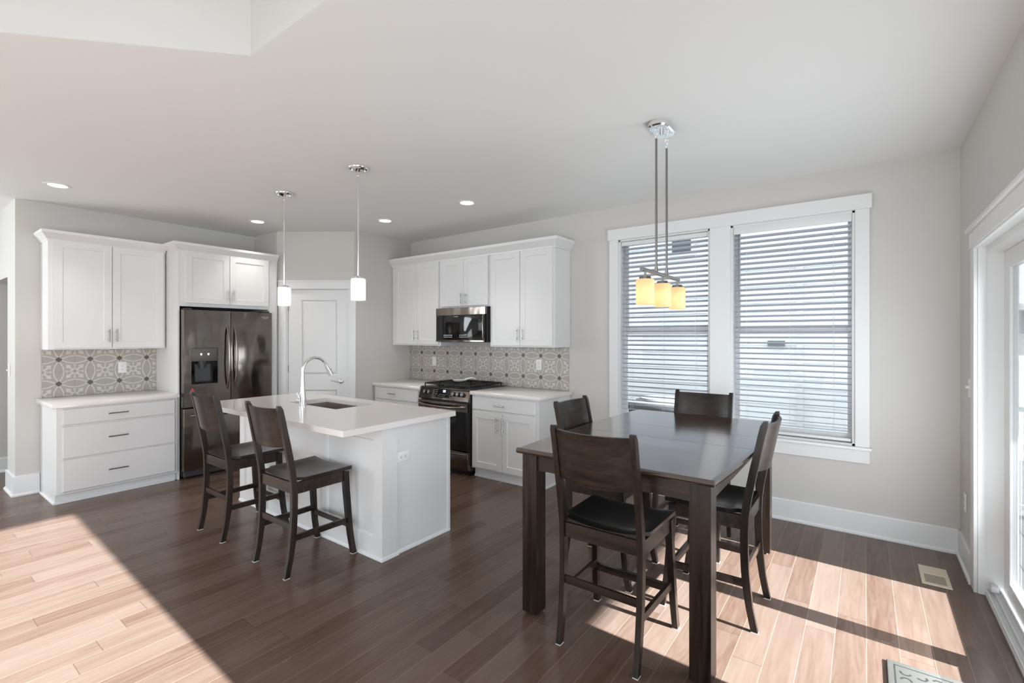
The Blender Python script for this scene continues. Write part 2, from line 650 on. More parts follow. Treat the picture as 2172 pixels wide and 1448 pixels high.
# ceiling with the open two storey well
C0 = (-2.287, 1.062)
C1 = (-3.65, -0.37)
b = MB()
for poly in ([(-8, WY + 0.2), (RX + TH, WY + 0.2), (RX + TH, C0[1]), C0, (-8, C0[1])],
             [(-8, C0[1]), C0, C1, (-8, C1[1])],
             [(-8, C1[1]), C1, (C1[0], YB - 0.2), (-8, YB - 0.2)]):
    b.prism(poly, H, H + 0.25)
struct(b.build('ceiling', 'ceil'), 'flat white ceiling over kitchen and dining area', 'ceiling')
b = MB().box(-8, RX + TH, YB - 0.2, C0[1] + 0.4, HT, HT + 0.15)
struct(b.build('ceiling_upper', 'ceil'), 'high ceiling of the two storey room', 'ceiling')
# vertical faces of the well
t = 0.12
b = MB()
b.box(C0[0], RX + TH, C0[1] - 0.002, C0[1] + t, H + 0.001, HT)
dx, dy = (C1[0] - C0[0]), (C1[1] - C0[1])
L = math.hypot(dx, dy)
nx, ny = dy / L, -dx / L
e_ = 0.002
b.prism([(C0[0] - nx * e_, C0[1] - ny * e_), (C1[0] - nx * e_, C1[1] - ny * e_), (C1[0] + nx * t, C1[1] + ny * t), (C0[0] + nx * t, C0[1] + ny * t)], H + 0.001, HT)
b.box(C1[0] - t, C1[0], YB - 0.2, C1[1], H + 0.001, HT)
struct(b.build('wall_well', 'wall'), 'white walls of the open two storey well above the ceiling edge', 'wall')


def holed_wall(name, axis, face, thick, a0, a1, z0, z1, holes, m='wall'):
    """Wall with rectangular holes; axis 'x' runs along X with its room face at y=face."""
    b = MB()
    xs = sorted({a0, a1, *[h[0] for h in holes], *[h[1] for h in holes]})
    for s, e in zip(xs, xs[1:]):
        mid = (s + e) / 2
        hs = sorted([(h[2], h[3]) for h in holes if h[0] < mid < h[1]])
        z = z0
        segs = []
        for q0, q1 in hs:
            if q0 > z:
                segs.append((z, q0))
            z = q1
        if z < z1:
            segs.append((z, z1))
        for q0, q1 in segs:
            if axis == 'x':
                b.box(s, e, face, face + thick, q0, q1)
            else:
                b.box(face, face + thick, s, e, q0, q1)
    bmesh.ops.remove_doubles(b.bm, verts=b.bm.verts[:], dist=1e-5)
    return b.build(name, m, smooth=20)


W1 = (-1.986, -1.113, 0.665, 2.462)
W2 = (-0.941, -0.061, 0.665, 2.462)
struct(holed_wall('wall_back', 'x', WY, TH, -6.6, RX + TH, 0, H, [W1, W2]), 'light greige wall with the two tall windows', 'wall')
DOOR = (2.08, 3.88, 0.0, 2.03)
GW = (-3.6, 0.86, 0.35, 3.17)
struct(holed_wall('wall_right', 'y', RX, TH, YB - 0.2, WY, 0, HT, [DOOR, GW]), 'light greige wall with the sliding glass doors', 'wall')
b = MB().box(-6.82, LX, 0.84, WY + TH, 0, H)
struct(b.build('wall_left', 'wall', smooth=20), 'light greige wall behind the refrigerator', 'wall')
b = MB().box(HX, -6.82, 0.84, 0.96, 2.09, H)
b.box(-8.0, HX, YB - 0.2, WY + TH, 0, H)
struct(b.build('wall_hall', 'wall', smooth=20), 'hallway wall beyond the left opening', 'wall')
b = MB().box(-7.69, -6.82, WY, WY + TH, 0, H)
struct(b.build('wall_hall_end', 'wall'), 'end wall of the hallway', 'wall')
BW = [(-3.4, 0.2, 0.5, 3.2), (-7.5, -5.5, 0.6, 2.3)]
struct(holed_wall('wall_front', 'x', YB - TH, TH, -8.0, RX + TH, 0, HT, BW), 'wall of the great room behind the viewpoint', 'wall')
# pantry walls
PA, PB = (-5.869, 3.025), (-5.061, 3.614)
b = MB().box(LX - 0.02, PA[0] + 0.02, PA[1], PA[1] + 0.1, 0, H)
struct(b.build('wall_pantry_left', 'wall'), 'short pantry wall beside the refrigerator cabinet', 'wall')
b = MB().box(PB[0] - 0.1, PB[0], PB[1] - 0.02, WY + 0.02, 0, H)
struct(b.build('wall_pantry_right', 'wall'), 'short pantry wall beside the upper cabinets', 'wall')
PANG = math.atan2(PB[1] - PA[1], PB[0] - PA[0])
PL = math.hypot(PB[1] - PA[1], PB[0] - PA[0])


def pw(lx, ly):
    """pantry diagonal: local x along wall from its left end, local y into the wall."""
    return (PA[0] + lx * math.cos(PANG) - ly * math.sin(PANG), PA[1] + lx * math.sin(PANG) + ly * math.cos(PANG))


b = MB()
D0, D1, DZ = 0.130, 0.915, 2.092
for x0, x1, z0, z1 in ((0, D0, 0, H), (D1, PL, 0, H), (D0, D1, DZ, H)):
    b.prism([pw(x0, 0), pw(x1, 0), pw(x1, 0.1), pw(x0, 0.1)], z0, z1)
struct(b.build('wall_pantry', 'wall', smooth=20), 'angled pantry wall holding the white door', 'wall')

# baseboards -----------------------------------------------------------


def baseboard(name, p0, p1, nrm, label, h=0.17):
    """profiled baseboard with shoe moulding from p0 to p1, room side along nrm."""
    prof = [(0, 0), (0.026, 0), (0.026, 0.012), (0.018, 0.022), (0.014, 0.024), (0.014, h - 0.008), (0.009, h), (0, h)]
    b = MB()
    rings = []
    for p in (p0, p1):
        rings.append([(p[0] + nrm[0] * d, p[1] + nrm[1] * d, z) for d, z in prof])
    b.loft(rings)
    return struct(b.build(name, 'trim', smooth=25), label, 'baseboard')


baseboard('baseboard_back', (-2.53, WY), (RX, WY), (0, -1), 'tall white baseboard under the two windows')
baseboard('baseboard_right', (RX, 3.97), (RX, WY), (-1, 0), 'short white baseboard in the corner beside the sliding door')
b = MB()
prof = [(0, 0), (0.030, 0), (0.030, 0.012), (0.020, 0.024), (0.016, 0.026), (0.016, 0.185), (0, 0.19)]
b.loft([[(LX + d, 1.005, z) for d, z in prof], [(LX + d, 0.84 - d, z) for d, z in prof], [(-6.82 - 0.0 * d, 0.84 - d, z) for d, z in prof]])
struct(b.build('baseboard_left', 'trim', smooth=25), 'white baseboard wrapping the left wall corner', 'baseboard')
baseboard('baseboard_hall', (HX, -4.9), (HX, 4.4), (1, 0), 'white baseboard along the hallway wall', 0.16)

# ------------------------------------------------------------------ the two windows and their trim
b = MB()
y0, y1 = WY - 0.019, WY
b.box(-2.095, 0.044, WY - 0.028, y1, 2.464, 2.575, 0.003)
b.box(-2.080, -1.986, y0, y1, 0.665, 2.464, 0.002)
b.box(-1.113, -0.941, y0, y1, 0.665, 2.464, 0.002)
b.box(-0.061, 0.029, y0, y1, 0.665, 2.464, 0.002)
b.box(-2.095, 0.042, WY - 0.040, y1, 0.643, 0.665, 0.004, 2)
b.box(-2.080, 0.029, y0, y1, 0.542, 0.643, 0.003)
struct(b.build('trim_1', 'trim'), 'white casing, stool and apron around the pair of windows', 'window trim')


def window(name, W, label):
    x0, x1, z0, z1 = W
    b = MB()
    # jamb liner and outer frame
    b.box(x0, x0 + 0.018, WY, WY + TH, z0, z1)
    b.box(x1 - 0.018, x1, WY, WY + TH, z0, z1)
    b.box(x0, x1, WY, WY + TH, z1 - 0.014, z1)
    b.box(x0, x1, WY, WY + TH, z0, z0 + 0.016)
    w = b.build(name, 'vinyl')
    struct(w, label, 'window')
    xa, xb = x0 + 0.014, x1 - 0.014
    ga, gb = x0 + 0.052, x1 - 0.048

    def sash(nm, ya, yb, za, zb, rb, rt):
        s = MB()
        s.box(xa, ga, ya, yb, za, zb, 0.002)
        s.box(gb, xb, ya, yb, za, zb, 0.002)
        s.box(ga, gb, ya, yb, za, za + rb, 0.002)
        s.box(ga, gb, ya, yb, zb - rt, zb, 0.002)
        so = s.build(nm, 'vinyl', w)
        g = MB()
        g.box(ga - 0.004, gb + 0.004, (ya + yb) / 2 - 0.002, (ya + yb) / 2 + 0.002, za + rb - 0.004, zb - rt + 0.004)
        g.build('glass_pane', 'glass', so)
        return so
    sash('upper_sash', 4.607, 4.635, 1.545, z1 - 0.014, 0.05, 0.03)
    lo = sash('lower_sash', 4.573, 4.603, z0 + 0.016, 1.572, 0.06, 0.05)
    k = MB()
    mx = (x0 + x1) / 2
    k.box(mx - 0.03, mx + 0.03, 4.573, 4.60, 1.572, 1.583, 0.003)
    k.box(mx - 0.012, mx + 0.03, 4.566, 4.59, 1.583, 1.592, 0.003)
    k.build('sash_lock', 'vinyl', lo)
    return w


window('window_1', W1, 'white double hung window on the left, behind the hanging lamp')
window('window_2', W2, 'white double hung window on the right, nearer the glass door')


def blind(x0, x1, ztop, valh, label, zbot):
    t_ = thing('window_blind', label, 'window blind', ((x0 + x1) / 2, 4.535, ztop), 0, 'white slatted blinds in the two windows')
    b = MB()
    if valh > 0.05:
        b.box(x0, x1, 4.497, 4.509, ztop - valh, ztop, 0.003, 2)
        b.box(x0 + 0.002, x1 - 0.002, 4.515, 4.56, ztop - 0.045, ztop - 0.004)
        b.box(x0, x0 + 0.006, 4.509, 4.53, ztop - valh, ztop)
        b.box(x1 - 0.006, x1, 4.509, 4.53, ztop - valh, ztop)
    else:
        b.box(x0 + 0.002, x1 - 0.002, 4.508, 4.56, ztop - valh, ztop, 0.003)
    b.build('headrail', 'vinyl', t_, True)
    s = MB()
    pitch = 0.0455
    z = ztop - max(valh, 0.045) - 0.028
    tilt = math.radians(15)
    first = z
    w = 0.025
    while z > zbot + 0.05:
        # slightly crowned slat, room edge raised
        up, lo = [], []
        for k in range(5):
            v = -1 + k * 0.5
            yy = v * w
            cz = 0.0016 * (1 - v * v)
            up.append((yy * math.cos(tilt), -yy * math.sin(tilt) + cz + 0.0016))
            lo.append((yy * math.cos(tilt), -yy * math.sin(tilt) + cz - 0.0016))
        poly = up + lo[::-1]
        s.loft([[(x0 + 0.006, 4.536 + a, z + c) for a, c in poly], [(x1 - 0.006, 4.536 + a, z + c) for a, c in poly]])
        z -= pitch
    s.build('slats', 'slat', t_, True, 50)
    r = MB().box(x0 + 0.004, x1 - 0.004, 4.512, 4.558, zbot, zbot + 0.022, 0.004, 2)
    r.build('bottom_rail', 'vinyl', t_, True)
    wd = x1 - x0
    for fr in (0.12, 0.5, 0.86):
        c = MB()
        for yy in (4.5095, 4.5625):
            c.box(x0 + wd * fr - 0.0011, x0 + wd * fr + 0.0011, yy - 0.0008, yy + 0.0008, zbot + 0.01, first + 0.03)
        c.build('ladder_cord', 'cordm', t_, True)
    wdn = MB().cyl((x0 + 0.040, 4.504, ztop - valh), (x0 + 0.040, 4.504, 1.42), 0.0035, seg=8)
    wdn.build('tilt_wand', 'dknickel', t_, True)
    return t_


blind(-1.966, -1.133, 2.445, 0.040, 'white slatted blind in left window, narrow headrail, behind the hanging lamp', 0.690)
blind(-0.921, -0.081, 2.460, 0.074, 'white slatted blind in right window with a deep flat valance', 0.690)

# ------------------------------------------------------------------ sliding glass door (right wall)
b = MB()
b.box(0.512, RX, 3.865, 3.975, 0, 2.03, 0.004, 2)
b.box(0.512, RX, 1.96, 2.07, 0, 2.03, 0.004, 2)
b.box(0.508, RX, 1.95, 3.985, 2.03, 2.125, 0.002)
b.box(0.490, RX, 1.93, 4.005, 2.125, 2.147, 0.003, 2)
b.box(0.5305, 0.566, 3.8655, 3.88, 0, 2.018)
b.box(0.5305, 0.566, 2.0695, 2.085, 0, 2.018)
b.box(0.5305, 0.566, 2.0695, 3.88, 2.018, 2.034)
b.box(0.512, 0.530, 2.0705, 3.8645, 2.018, 2.0298)
struct(b.build('trim_2', 'trim'), 'white casing with capped header around the sliding glass door', 'door trim')

b = MB()
b.box(0.566, 0.70, 3.872, 3.885, 0.0, 2.02)
b.box(0.566, 0.70, 2.075, 2.088, 0.0, 2.02)
b.box(0.566, 0.70, 2.088, 3.872, 1.985, 2.02)
b.box(0.560, 0.70, 2.088, 3.872, 0.0, 0.022, 0.004)
b.box(0.562, 0.574, 2.088, 3.872, 0.022, 0.036, 0.003)
b.box(0.594, 0.602, 2.088, 3.872, 0.022, 0.040, 0.002)
b.box(0.626, 0.634, 2.088, 3.872, 0.022, 0.040, 0.002)
d2 = b.build('door_2', 'vinyl')
struct(d2, 'white sliding glass door at the right edge', 'door')


def slider(ya, yb, xa, xb):
    s = MB()
    s.box(xa, xb, ya, ya + 0.10, 0.04, 1.985, 0.003)
    s.box(xa, xb, yb - 0.125, yb, 0.04, 1.985, 0.003)
    s.box(xa, xb, ya + 0.10, yb - 0.125, 0.04, 0.135, 0.003)
    s.box(xa, xb, ya + 0.10, yb - 0.125, 1.885, 1.985, 0.003)
    o = s.build('door_panel', 'vinyl', d2)
    g = MB().box((xa + xb) / 2 - 0.003, (xa + xb) / 2 + 0.003, ya + 0.095, yb - 0.12, 0.13, 1.89)
    g.build('glass_pane', 'glass', o)
    return o


slider(2.965, 3.872, 0.640, 0.675)
slider(2.088, 3.065, 0.597, 0.630)
b = MB().box(0.580, 0.612, 3.822, 3.870, 0.040, 0.075, 0.006, 2)
b.build('track_stop', 'vinyl', d2)
# great room windows out of view
b = MB()
for z in (0.35, 3.13):
    b.box(RX, RX + TH, GW[0], GW[1], z, z + 0.04)
b.box(RX, RX + TH, GW[0], GW[0] + 0.04, 0.35, 3.17)
b.box(RX, RX + TH, GW[1] - 0.01, GW[1], 0.35, 3.17)
w3 = struct(b.build('window_3', 'vinyl'), 'great room side window frame', 'window')
MB().box(RX + 0.06, RX + 0.065, GW[0], GW[1], 0.39, 3.13).build('glass_pane', 'glass', w3)

# ------------------------------------------------------------------ pantry door
pd = thing('door_1', 'white two panel pantry door with a lever handle', 'door', (*pw(D0, 0), 0), PANG)
struct(pd)


def panel_door(parent):
    b = MB()
    w, y0 = D1 - D0, 0.018
    xa, xb = 0.022, w - 0.022
    z0, z1 = 0.012, 2.082
    b.box(xa, xb, y0 + 0.010, y0 + 0.035, z0, z1)
    pxa, pxb = xa + 0.155, xb - 0.140
    panels = ((0.24, 0.842), (1.028, 1.955))
    fy = (y0, y0 + 0.012)
    b.box(xa, pxa, *fy, z0, z1)
    b.box(pxb, xb, *fy, z0, z1)
    zs = [z0, panels[0][0], panels[0][1], panels[1][0], panels[1][1], z1]
    for a, c in ((zs[0], zs[1]), (zs[2], zs[3]), (zs[4], zs[5])):
        b.box(pxa, pxb, *fy, a, c)
    for za, zb in panels:
        m_ = 0.034

        def rect(dd, yy):
            return [(pxa + dd, yy, za + dd), (pxb - dd, yy, za + dd), (pxb - dd, yy, zb - dd), (pxa + dd, yy, zb - dd)]
        b.loft([rect(0.0, y0 + 0.001), rect(0.010, y0 + 0.010), rect(0.016, y0 + 0.010), rect(m_, y0 + 0.002), rect(m_ + 0.001, y0 + 0.002)], caps=False)
        r = rect(m_ + 0.001, y0 + 0.002)
        b.bm.faces.new([b.bm.verts.new(p) for p in r])
    return b.build('door_slab', 'trim', parent, smooth=20)


slab = panel_door(pd)
b = MB()
w = D1 - D0
b.box(0.0, 0.018, 0.0, 0.09, 0, 2.092)
b.box(w - 0.018, w, 0.0, 0.09, 0, 2.092)
b.box(0.0, w, 0.0, 0.09, 2.085, 2.092)
b.build('door_jamb', 'trim', pd)
for z in (0.28, 1.10, 1.865):
    MB().box(0.006, 0.024, 0.004, 0.016, z - 0.045, z + 0.045, 0.002).build('hinge', 'dknickel', pd)
b = MB()
kx, kz = 0.676, 0.944
b.lathe([(0.0, -0.001), (0.033, 0.0), (0.033, 0.006), (0.027, 0.013), (0.012, 0.016), (0.011, 0.05), (0.0, 0.052)], seg=24)
bmesh.ops.transform(b.bm, matrix=Matrix.Translation((kx, 0.019, kz)) @ Matrix.Rotation(PI / 2, 4, 'X'), verts=b.bm.verts[:])
b.tube([(kx + 0.008, -0.026, kz), (kx - 0.02, -0.03, kz), (kx - 0.06, -0.028, kz + 0.006), (kx - 0.10, -0.024, kz + 0.014), (kx - 0.115, -0.02, kz + 0.018)],
       [0.010, 0.010, 0.008, 0.007, 0.006], 10)
b.build('lever_handle', 'chrome', slab)
b = MB()
cw = 0.09


def pbox(b, x0, x1, ya, yb, z0, z1):
    b.prism([pw(x0, ya), pw(x1, ya), pw(x1, yb), pw(x0, yb)], z0, z1, 0.002, 1)


pbox(b, D0 - cw, D0 + 0.006, -0.018, 0.0, 0, 2.088)
pbox(b, D1 - 0.006, min(D1 + cw, PL - 0.004), -0.018, 0.0, 0, 2.088)
pbox(b, D0 - cw - 0.008, min(D1 + cw, PL - 0.004), -0.024, 0.0, 2.088, 2.175)
pbox(b, D0 - cw - 0.02, min(D1 + cw, PL - 0.002), -0.036, 0.0, 2.175, 2.193)
struct(b.build('trim_3', 'trim'), 'white casing around the pantry door', 'door trim')

# ------------------------------------------------------------------ cabinetry


def shaker(parent, x0, x1, z0, z1, yf, th=0.02, fr=0.062, rec=0.008, name='door'):
    """five piece door: frame stiles and rails round a recessed flat panel; front face at y=yf."""
    b = MB()
    y1 = yf + th

    def rect(d, yy):
        return [(x0 + d, yy, z0 + d), (x1 - d, yy, z0 + d), (x1 - d, yy, z1 - d), (x0 + d, yy, z1 - d)]
    e = 0.002
    b.loft([rect(0, y1), rect(0, yf + e), rect(e, yf), rect(fr, yf), rect(fr + 0.004, yf + rec), rect(fr + 0.0045, yf + rec)], caps=True)
    return b.build(name, 'cab', parent, smooth=15)


def slab_front(parent, x0, x1, z0, z1, yf, th=0.02, name='drawer'):
    b = MB()
    y1 = yf + th

    def rect(d, yy):
        return [(x0 + d, yy, z0 + d), (x1 - d, yy, z0 + d), (x1 - d, yy, z1 - d), (x0 + d, yy, z1 - d)]
    b.loft([rect(0, y1), rect(0, yf + 0.008), rect(0.005, yf + 0.001), rect(0.008, yf)], caps=True)
    return b.build(name, 'cab', parent, smooth=15)


def pull(parent, x, z, yf, vertical=True, L_=0.128, m='nickel'):
    b = MB()
    o = 0.028
    h = L_ / 2 * 0.62
    if vertical:
        b.cyl((x, yf - o, z - L_ / 2), (x, yf - o, z + L_ / 2), 0.0055, seg=12)
        for s in (-h, h):
            b.cyl((x, yf - o, z + s), (x, yf, z + s), 0.0042, seg=10)
    else:
        b.cyl((x - L_ / 2, yf - o, z), (x + L_ / 2, yf - o, z), 0.0055, seg=12)
        for s in (-h, h):
            b.cyl((x + s, yf - o, z), (x + s, yf, z), 0.0042, seg=10)
    return b.build('handle', m, parent)


CROWN = [(0, 0), (0.006, 0), (0.008, 0.014), (0.016, 0.020), (0.040, 0.058), (0.050, 0.066), (0.052, 0.092), (0, 0.092)]


def crown(x0, x1, yf, yb, z0, left, right, sc=1.0):
    b = MB()
    rl = (lambda d: x0 - d) if left else (lambda d: x0)
    rr = (lambda d: x1 + d) if right else (lambda d: x1)
    pr = [(d * sc, z * sc) for d, z in CROWN]
    rings = []
    if left:
        rings.append([(rl(d), yb, z0 + z) for d, z in pr])
    rings.append([(rl(d), yf - d, z0 + z) for d, z in pr])
    rings.append([(rr(d), yf - d, z0 + z) for d, z in pr])
    if right:
        rings.append([(rr(d), yb, z0 + z) for d, z in pr])
    b.loft(rings)
    return b


RL = PI / 2   # cabinets on the left wall face +X: local x -> +Y, local y -> -X

# upper cabinet, left wall
t_ = thing('upper_cabinet', 'white two door wall cabinet on the left wall above the patterned tile', 'cabinet', (-6.10, 1.010, 1.376), RL)
MB().box(0, 0.925, 0, 0.318, 0, 1.045, 0.002).build('body', 'cab', t_)
for x0, x1, hx in ((0.036, 0.4665, 0.440), (0.4715, 0.905, 0.500)):
    d_ = shaker(t_, x0, x1, 0.014, 1.028, -0.021)
    pull(d_, hx, 0.135, -0.021, True, 0.128, 'dknickel')
crown(0, 0.925, -0.002, 0.318, 1.022, True, False).build('crown_moulding', 'cab', t_, smooth=25)

# drawer base, left wall
t_ = thing('drawer_cabinet', 'white base cabinet with three wide drawers on the left wall', 'cabinet', (-5.770, 1.010, 0), RL)
b = MB().box(0, 0.932, 0, 0.645, 0.085, 0.868, 0.002)
b.box(0.012, 0.932, 0.055, 0.645, 0.0, 0.085)
b.build('body', 'cab', t_)
MB().box(0, 0.012, 0.055, 0.645, 0, 0.085).build('end_panel', 'cab', t_)
b = MB()
b.box(0.012, 0.915, 0.047, 0.0545, 0.0, 0.0845)
b.box(-0.0005, 0.012, 0.047, 0.0545, 0.0, 0.0845)
b.build('toe_kick', 'trim', t_)
b = MB()
pr = [(0, 0), (0.016, 0), (0.016, 0.010), (0.009, 0.018), (0, 0.020)]
b.loft([[(-0.001 - d, 0.60, z) for d, z in pr], [(-0.001 - d, 0.0465 - d, z) for d, z in pr], [(0.915, 0.0465 - d, z) for d, z in pr]])
b.build('shoe_moulding', 'trim', t_, smooth=25)
for z0, z1, hz in ((0.705, 0.850, 0.778), (0.404, 0.692, 0.560), (0.106, 0.392, 0.250)):
    d_ = slab_front(t_, 0.036, 0.905, z0, z1, -0.021)
    pull(d_, 0.430, hz, -0.021, False, 0.15, 'dknickel')
o = MB().box(0.0, 0.970, -0.055, 0.645, 0.0, 0.038, 0.004, 2)
bmesh.ops.transform(o.bm, matrix=Matrix.Translation((-5.770, 0.972, 0.868)) @ Matrix.Rotation(RL, 4, 'Z'), verts=o.bm.verts[:])
tag(o.build('countertop', 'quartz'), 'white quartz countertop on the left drawer cabinet', 'countertop')

# refrigerator surround
t_ = thing('refrigerator_cabinet', 'white surround with two short doors above the refrigerator', 'cabinet', (-5.790, 1.947, 0), RL)
MB().box(0.946, 1.052, 0.0, 0.62, 0, 2.42, 0.002).build('side_panel', 'cab', t_)
MB().box(0.0, 0.019, 0.0, 0.62, 0, 2.42, 0.002).build('side_panel', 'cab', t_)
MB().box(0.0195, 0.9455, 0.0, 0.62, 1.822, 2.42, 0.001).build('body', 'cab', t_)
for x0, x1, hx in ((0.066, 0.5015, 0.474), (0.5065, 0.944, 0.534)):
    d_ = shaker(t_, x0, x1, 1.858, 2.408, -0.021)
    pull(d_, hx, 1.955, -0.021, True, 0.125)
crown(0, 1.052, -0.002, 0.250, 2.40, True, False).build('crown_moulding', 'cab', t_, smooth=25)

# upper cabinets, back wall
UC = [(-5.055, -4.155, 1.388, 'white two door wall cabinet beside the pantry, left of the microwave', (0.077, 0.4815, 0.4855, 0.873), (0.445, 0.520), 0.135),
      (-4.155, -3.380, 1.842, 'short white two door cabinet above the microwave', (0.018, 0.3855, 0.3895, 0.752), (0.352, 0.424), 0.10),
      (-3.380, -2.535, 1.388, 'white two door wall cabinet right of the microwave, end panel showing', (0.022, 0.4175, 0.4225, 0.822), (0.385, 0.456), 0.135)]
for x0, x1, z0, lab, dx_, hx, hz in UC:
    t_ = thing('upper_cabinet', lab, 'cabinet', (x0, 4.17, z0), 0, 'white upper cabinets on the back wall')
    MB().box(0.0, x1 - x0 - 0.001, 0, 0.315, 0, 2.411 - z0, 0.001).build('body', 'cab', t_)
    for k in range(2):
        d_ = shaker(t_, dx_[2 * k], dx_[2 * k + 1], 0.016, 2.409 - z0, -0.021)
        pull(d_, hx[k], hz, -0.021, True, 0.135)
b = crown(-5.055, -2.536, 4.168, 4.487, 2.412, False, True, 1.12)
tag(b.build('crown_moulding', 'cab', smooth=25), 'long white crown moulding along the back wall cabinets', 'moulding')

# base cabinets, back wall
t_ = thing('base_cabinet', 'white base cabinet between the pantry wall and the range', 'cabinet', (-5.045, 3.872, 0))
b = MB().box(0, 0.872, 0, 0.61, 0.10, 0.882, 0.001)
b.box(0, 0.872, 0.06, 0.61, 0, 0.10)
b.build('body', 'cab', t_)
d_ = slab_front(t_, 0.050, 0.835, 0.722, 0.868, -0.021)
pull(d_, 0.385, 0.800, -0.021, False, 0.13)
for x0, x1, hx in ((0.050, 0.440, 0.410), (0.445, 0.835, 0.475)):
    d_ = shaker(t_, x0, x1, 0.12, 0.702, -0.021)
    pull(d_, hx, 0.60, -0.021)
t_ = thing('base_cabinet', 'white base cabinet right of the range with one drawer over two doors', 'cabinet', (-3.392, 3.872, 0))
W_ = 0.857
b = MB().box(0, W_, 0, 0.61, 0.10, 0.882, 0.001)
b.box(0, W_ - 0.018, 0.06, 0.61, 0, 0.10)
b.box(W_ - 0.018, W_, 0.04, 0.61, 0.0, 0.10)
b.build('body', 'cab', t_)
d_ = slab_front(t_, 0.024, 0.826, 0.728, 0.866, -0.021)
pull(d_, 0.395, 0.790, -0.021, False, 0.145)
for x0, x1, hx in ((0.024, 0.4165, 0.362), (0.4215, 0.826, 0.426)):
    d_ = shaker(t_, x0, x1, 0.118, 0.706, -0.021)
    pull(d_, hx if hx < 0.4 else 0.440, 0.590, -0.021, True, 0.165)
b = MB()
pr = [(0, 0), (0.018, 0), (0.018, 0.012), (0.008, 0.022), (0.006, 0.08), (0, 0.08)]
b.loft([[(0, 0.06 - d_, z_) for d_, z_ in pr], [(W_ - 0.018, 0.06 - d_, z_) for d_, z_ in pr]])
b.build('toe_kick', 'trim', t_, smooth=25)
b = MB()
pr = [(0, 0), (0.016, 0), (0.014, 0.012), (0, 0.018)]
b.loft([[(W_ + d_, 0.04, z_) for d_, z_ in pr], [(W_ + d_, 0.60, z_) for d_, z_ in pr]])
b.build('shoe_moulding', 'trim', t_)

o = MB().box(-5.058, -4.172, 3.838, 4.478, 0.882, 0.920, 0.004, 2).build('countertop', 'quartz')
tag(o, 'white quartz countertop between the pantry wall and the range', 'countertop')
o = MB().box(-3.396, -2.505, 3.838, 4.478, 0.882, 0.920, 0.004, 2).build('countertop', 'quartz')
tag(o, 'white quartz countertop to the right of the range', 'countertop')

# backsplashes (object origin on a diamond of the pattern)
t0 = -2.670
o = MB().box(-5.058 - t0, -2.554 - t0, -0.008, 0.0, 0.921 - 1.0475, 1.386 - 1.0475).build('backsplash', 'tile')
o.location = (t0, 4.4895, 1.0475)
tag(o, 'patterned grey tile backsplash behind the range', 'backsplash')
o = MB().box(1.020 - 1.140, 1.946 - 1.140, -0.008, 0.0, 0.907 - 1.0325, 1.374 - 1.0325).build('backsplash', 'tile')
o.location = (LX + 0.0005, 1.140, 1.0325)
o.rotation_euler = (0, 0, RL)
tag(o, 'patterned grey tile backsplash on the left wall above the drawer cabinet', 'backsplash')


# ------------------------------------------------------------------ outlets and switches


def outlet(label, loc, rz, horizontal=False, switch=False, blank=False, toggle=False):
    t_ = thing('light_switch' if (switch or blank or toggle) else 'outlet', label, 'light switch' if (switch or blank or toggle) else 'outlet', loc, rz)
    rot = Matrix.Rotation(PI / 2, 4, 'Y') if horizontal else Matrix.Identity(4)
    b = MB().box(-0.037, 0.037, -0.006, 0.0, -0.060, 0.060, 0.003, 2)
    bmesh.ops.transform(b.bm, matrix=rot, verts=b.bm.verts[:])
    b.build('cover_plate', 'plate', t_)
    if switch or blank:
        b = MB().box(-0.017, 0.017, -0.010, -0.005, -0.034, 0.034, 0.002)
        b.build('rocker', 'plate', t_)
        return t_
    if toggle:
        MB().box(-0.005, 0.005, -0.022, -0.005, -0.004, 0.012, 0.002).build('toggle', 'plate', t_)
        return t_
    for s in (-0.0195, 0.0195):
        b = MB()
        b.cyl((0, -0.008, s), (0, -0.005, s), 0.0165, seg=20)
        bmesh.ops.transform(b.bm, matrix=rot, verts=b.bm.verts[:])
        r = b.build('receptacle', 'plate', t_)
        b = MB()
        b.box(-0.008, -0.0055, -0.0088, -0.0078, s - 0.004, s + 0.006)
        b.box(0.0055, 0.008, -0.0088, -0.0078, s - 0.003, s + 0.005)
        b.cyl((0, -0.0088, s - 0.010), (0, -0.0078, s - 0.010), 0.003, seg=10)
        bmesh.ops.transform(b.bm, matrix=rot, verts=b.bm.verts[:])
        b.build('slots', 'slot', r)
    return t_


outlet('white wall switch on the tile left of the range', (-4.589, 4.4815, 1.176), 0, blank=True)
outlet('white outlet on the tile at right, under the end wall cabinet', (-2.934, 4.4815, 1.186), 0)
outlet('white outlet on the left wall tile above the drawer cabinet', (LX + 0.0085, 1.643, 1.172), RL)
outlet('small white outlet low on the wall beside the sliding door', (RX - 0.001, 4.266, 0.42), -PI / 2)
outlet('white light switch at waist height beside the sliding door', (RX - 0.001, 4.10, 1.18), -PI / 2, toggle=True)
outlet('white light switch on the hallway corner at far left', (-6.70, 0.839, 1.17), 0, toggle=True)

# ------------------------------------------------------------------ refrigerator
t_ = thing('refrigerator', 'dark stainless french door refrigerator with a water dispenser', 'refrigerator', (-5.700, 1.968, 0), RL)
FW = 0.925
MB().box(0.006, FW - 0.006, 0.075, 0.70, 0.03, 1.782, 0.004).build('body', 'black', t_)
b = MB().box(0.02, FW - 0.02, 0.045, 0.12, 0.018, 0.085, 0.006)
b.box(0.25, 0.80, 0.035, 0.05, 0.035, 0.065, 0.006)
b.build('base_grille', 'dgrey', t_)
for x in (0.06, FW - 0.06):
    MB().cyl((x, 0.12, 0.0), (x, 0.12, 0.03), 0.02).build('foot', 'black', t_)
for x in (0.055, FW - 0.055):
    MB().box(x - 0.04, x + 0.04, 0.03, 0.13, 1.782, 1.800, 0.006).build('hinge_cover', 'dgrey', t_)
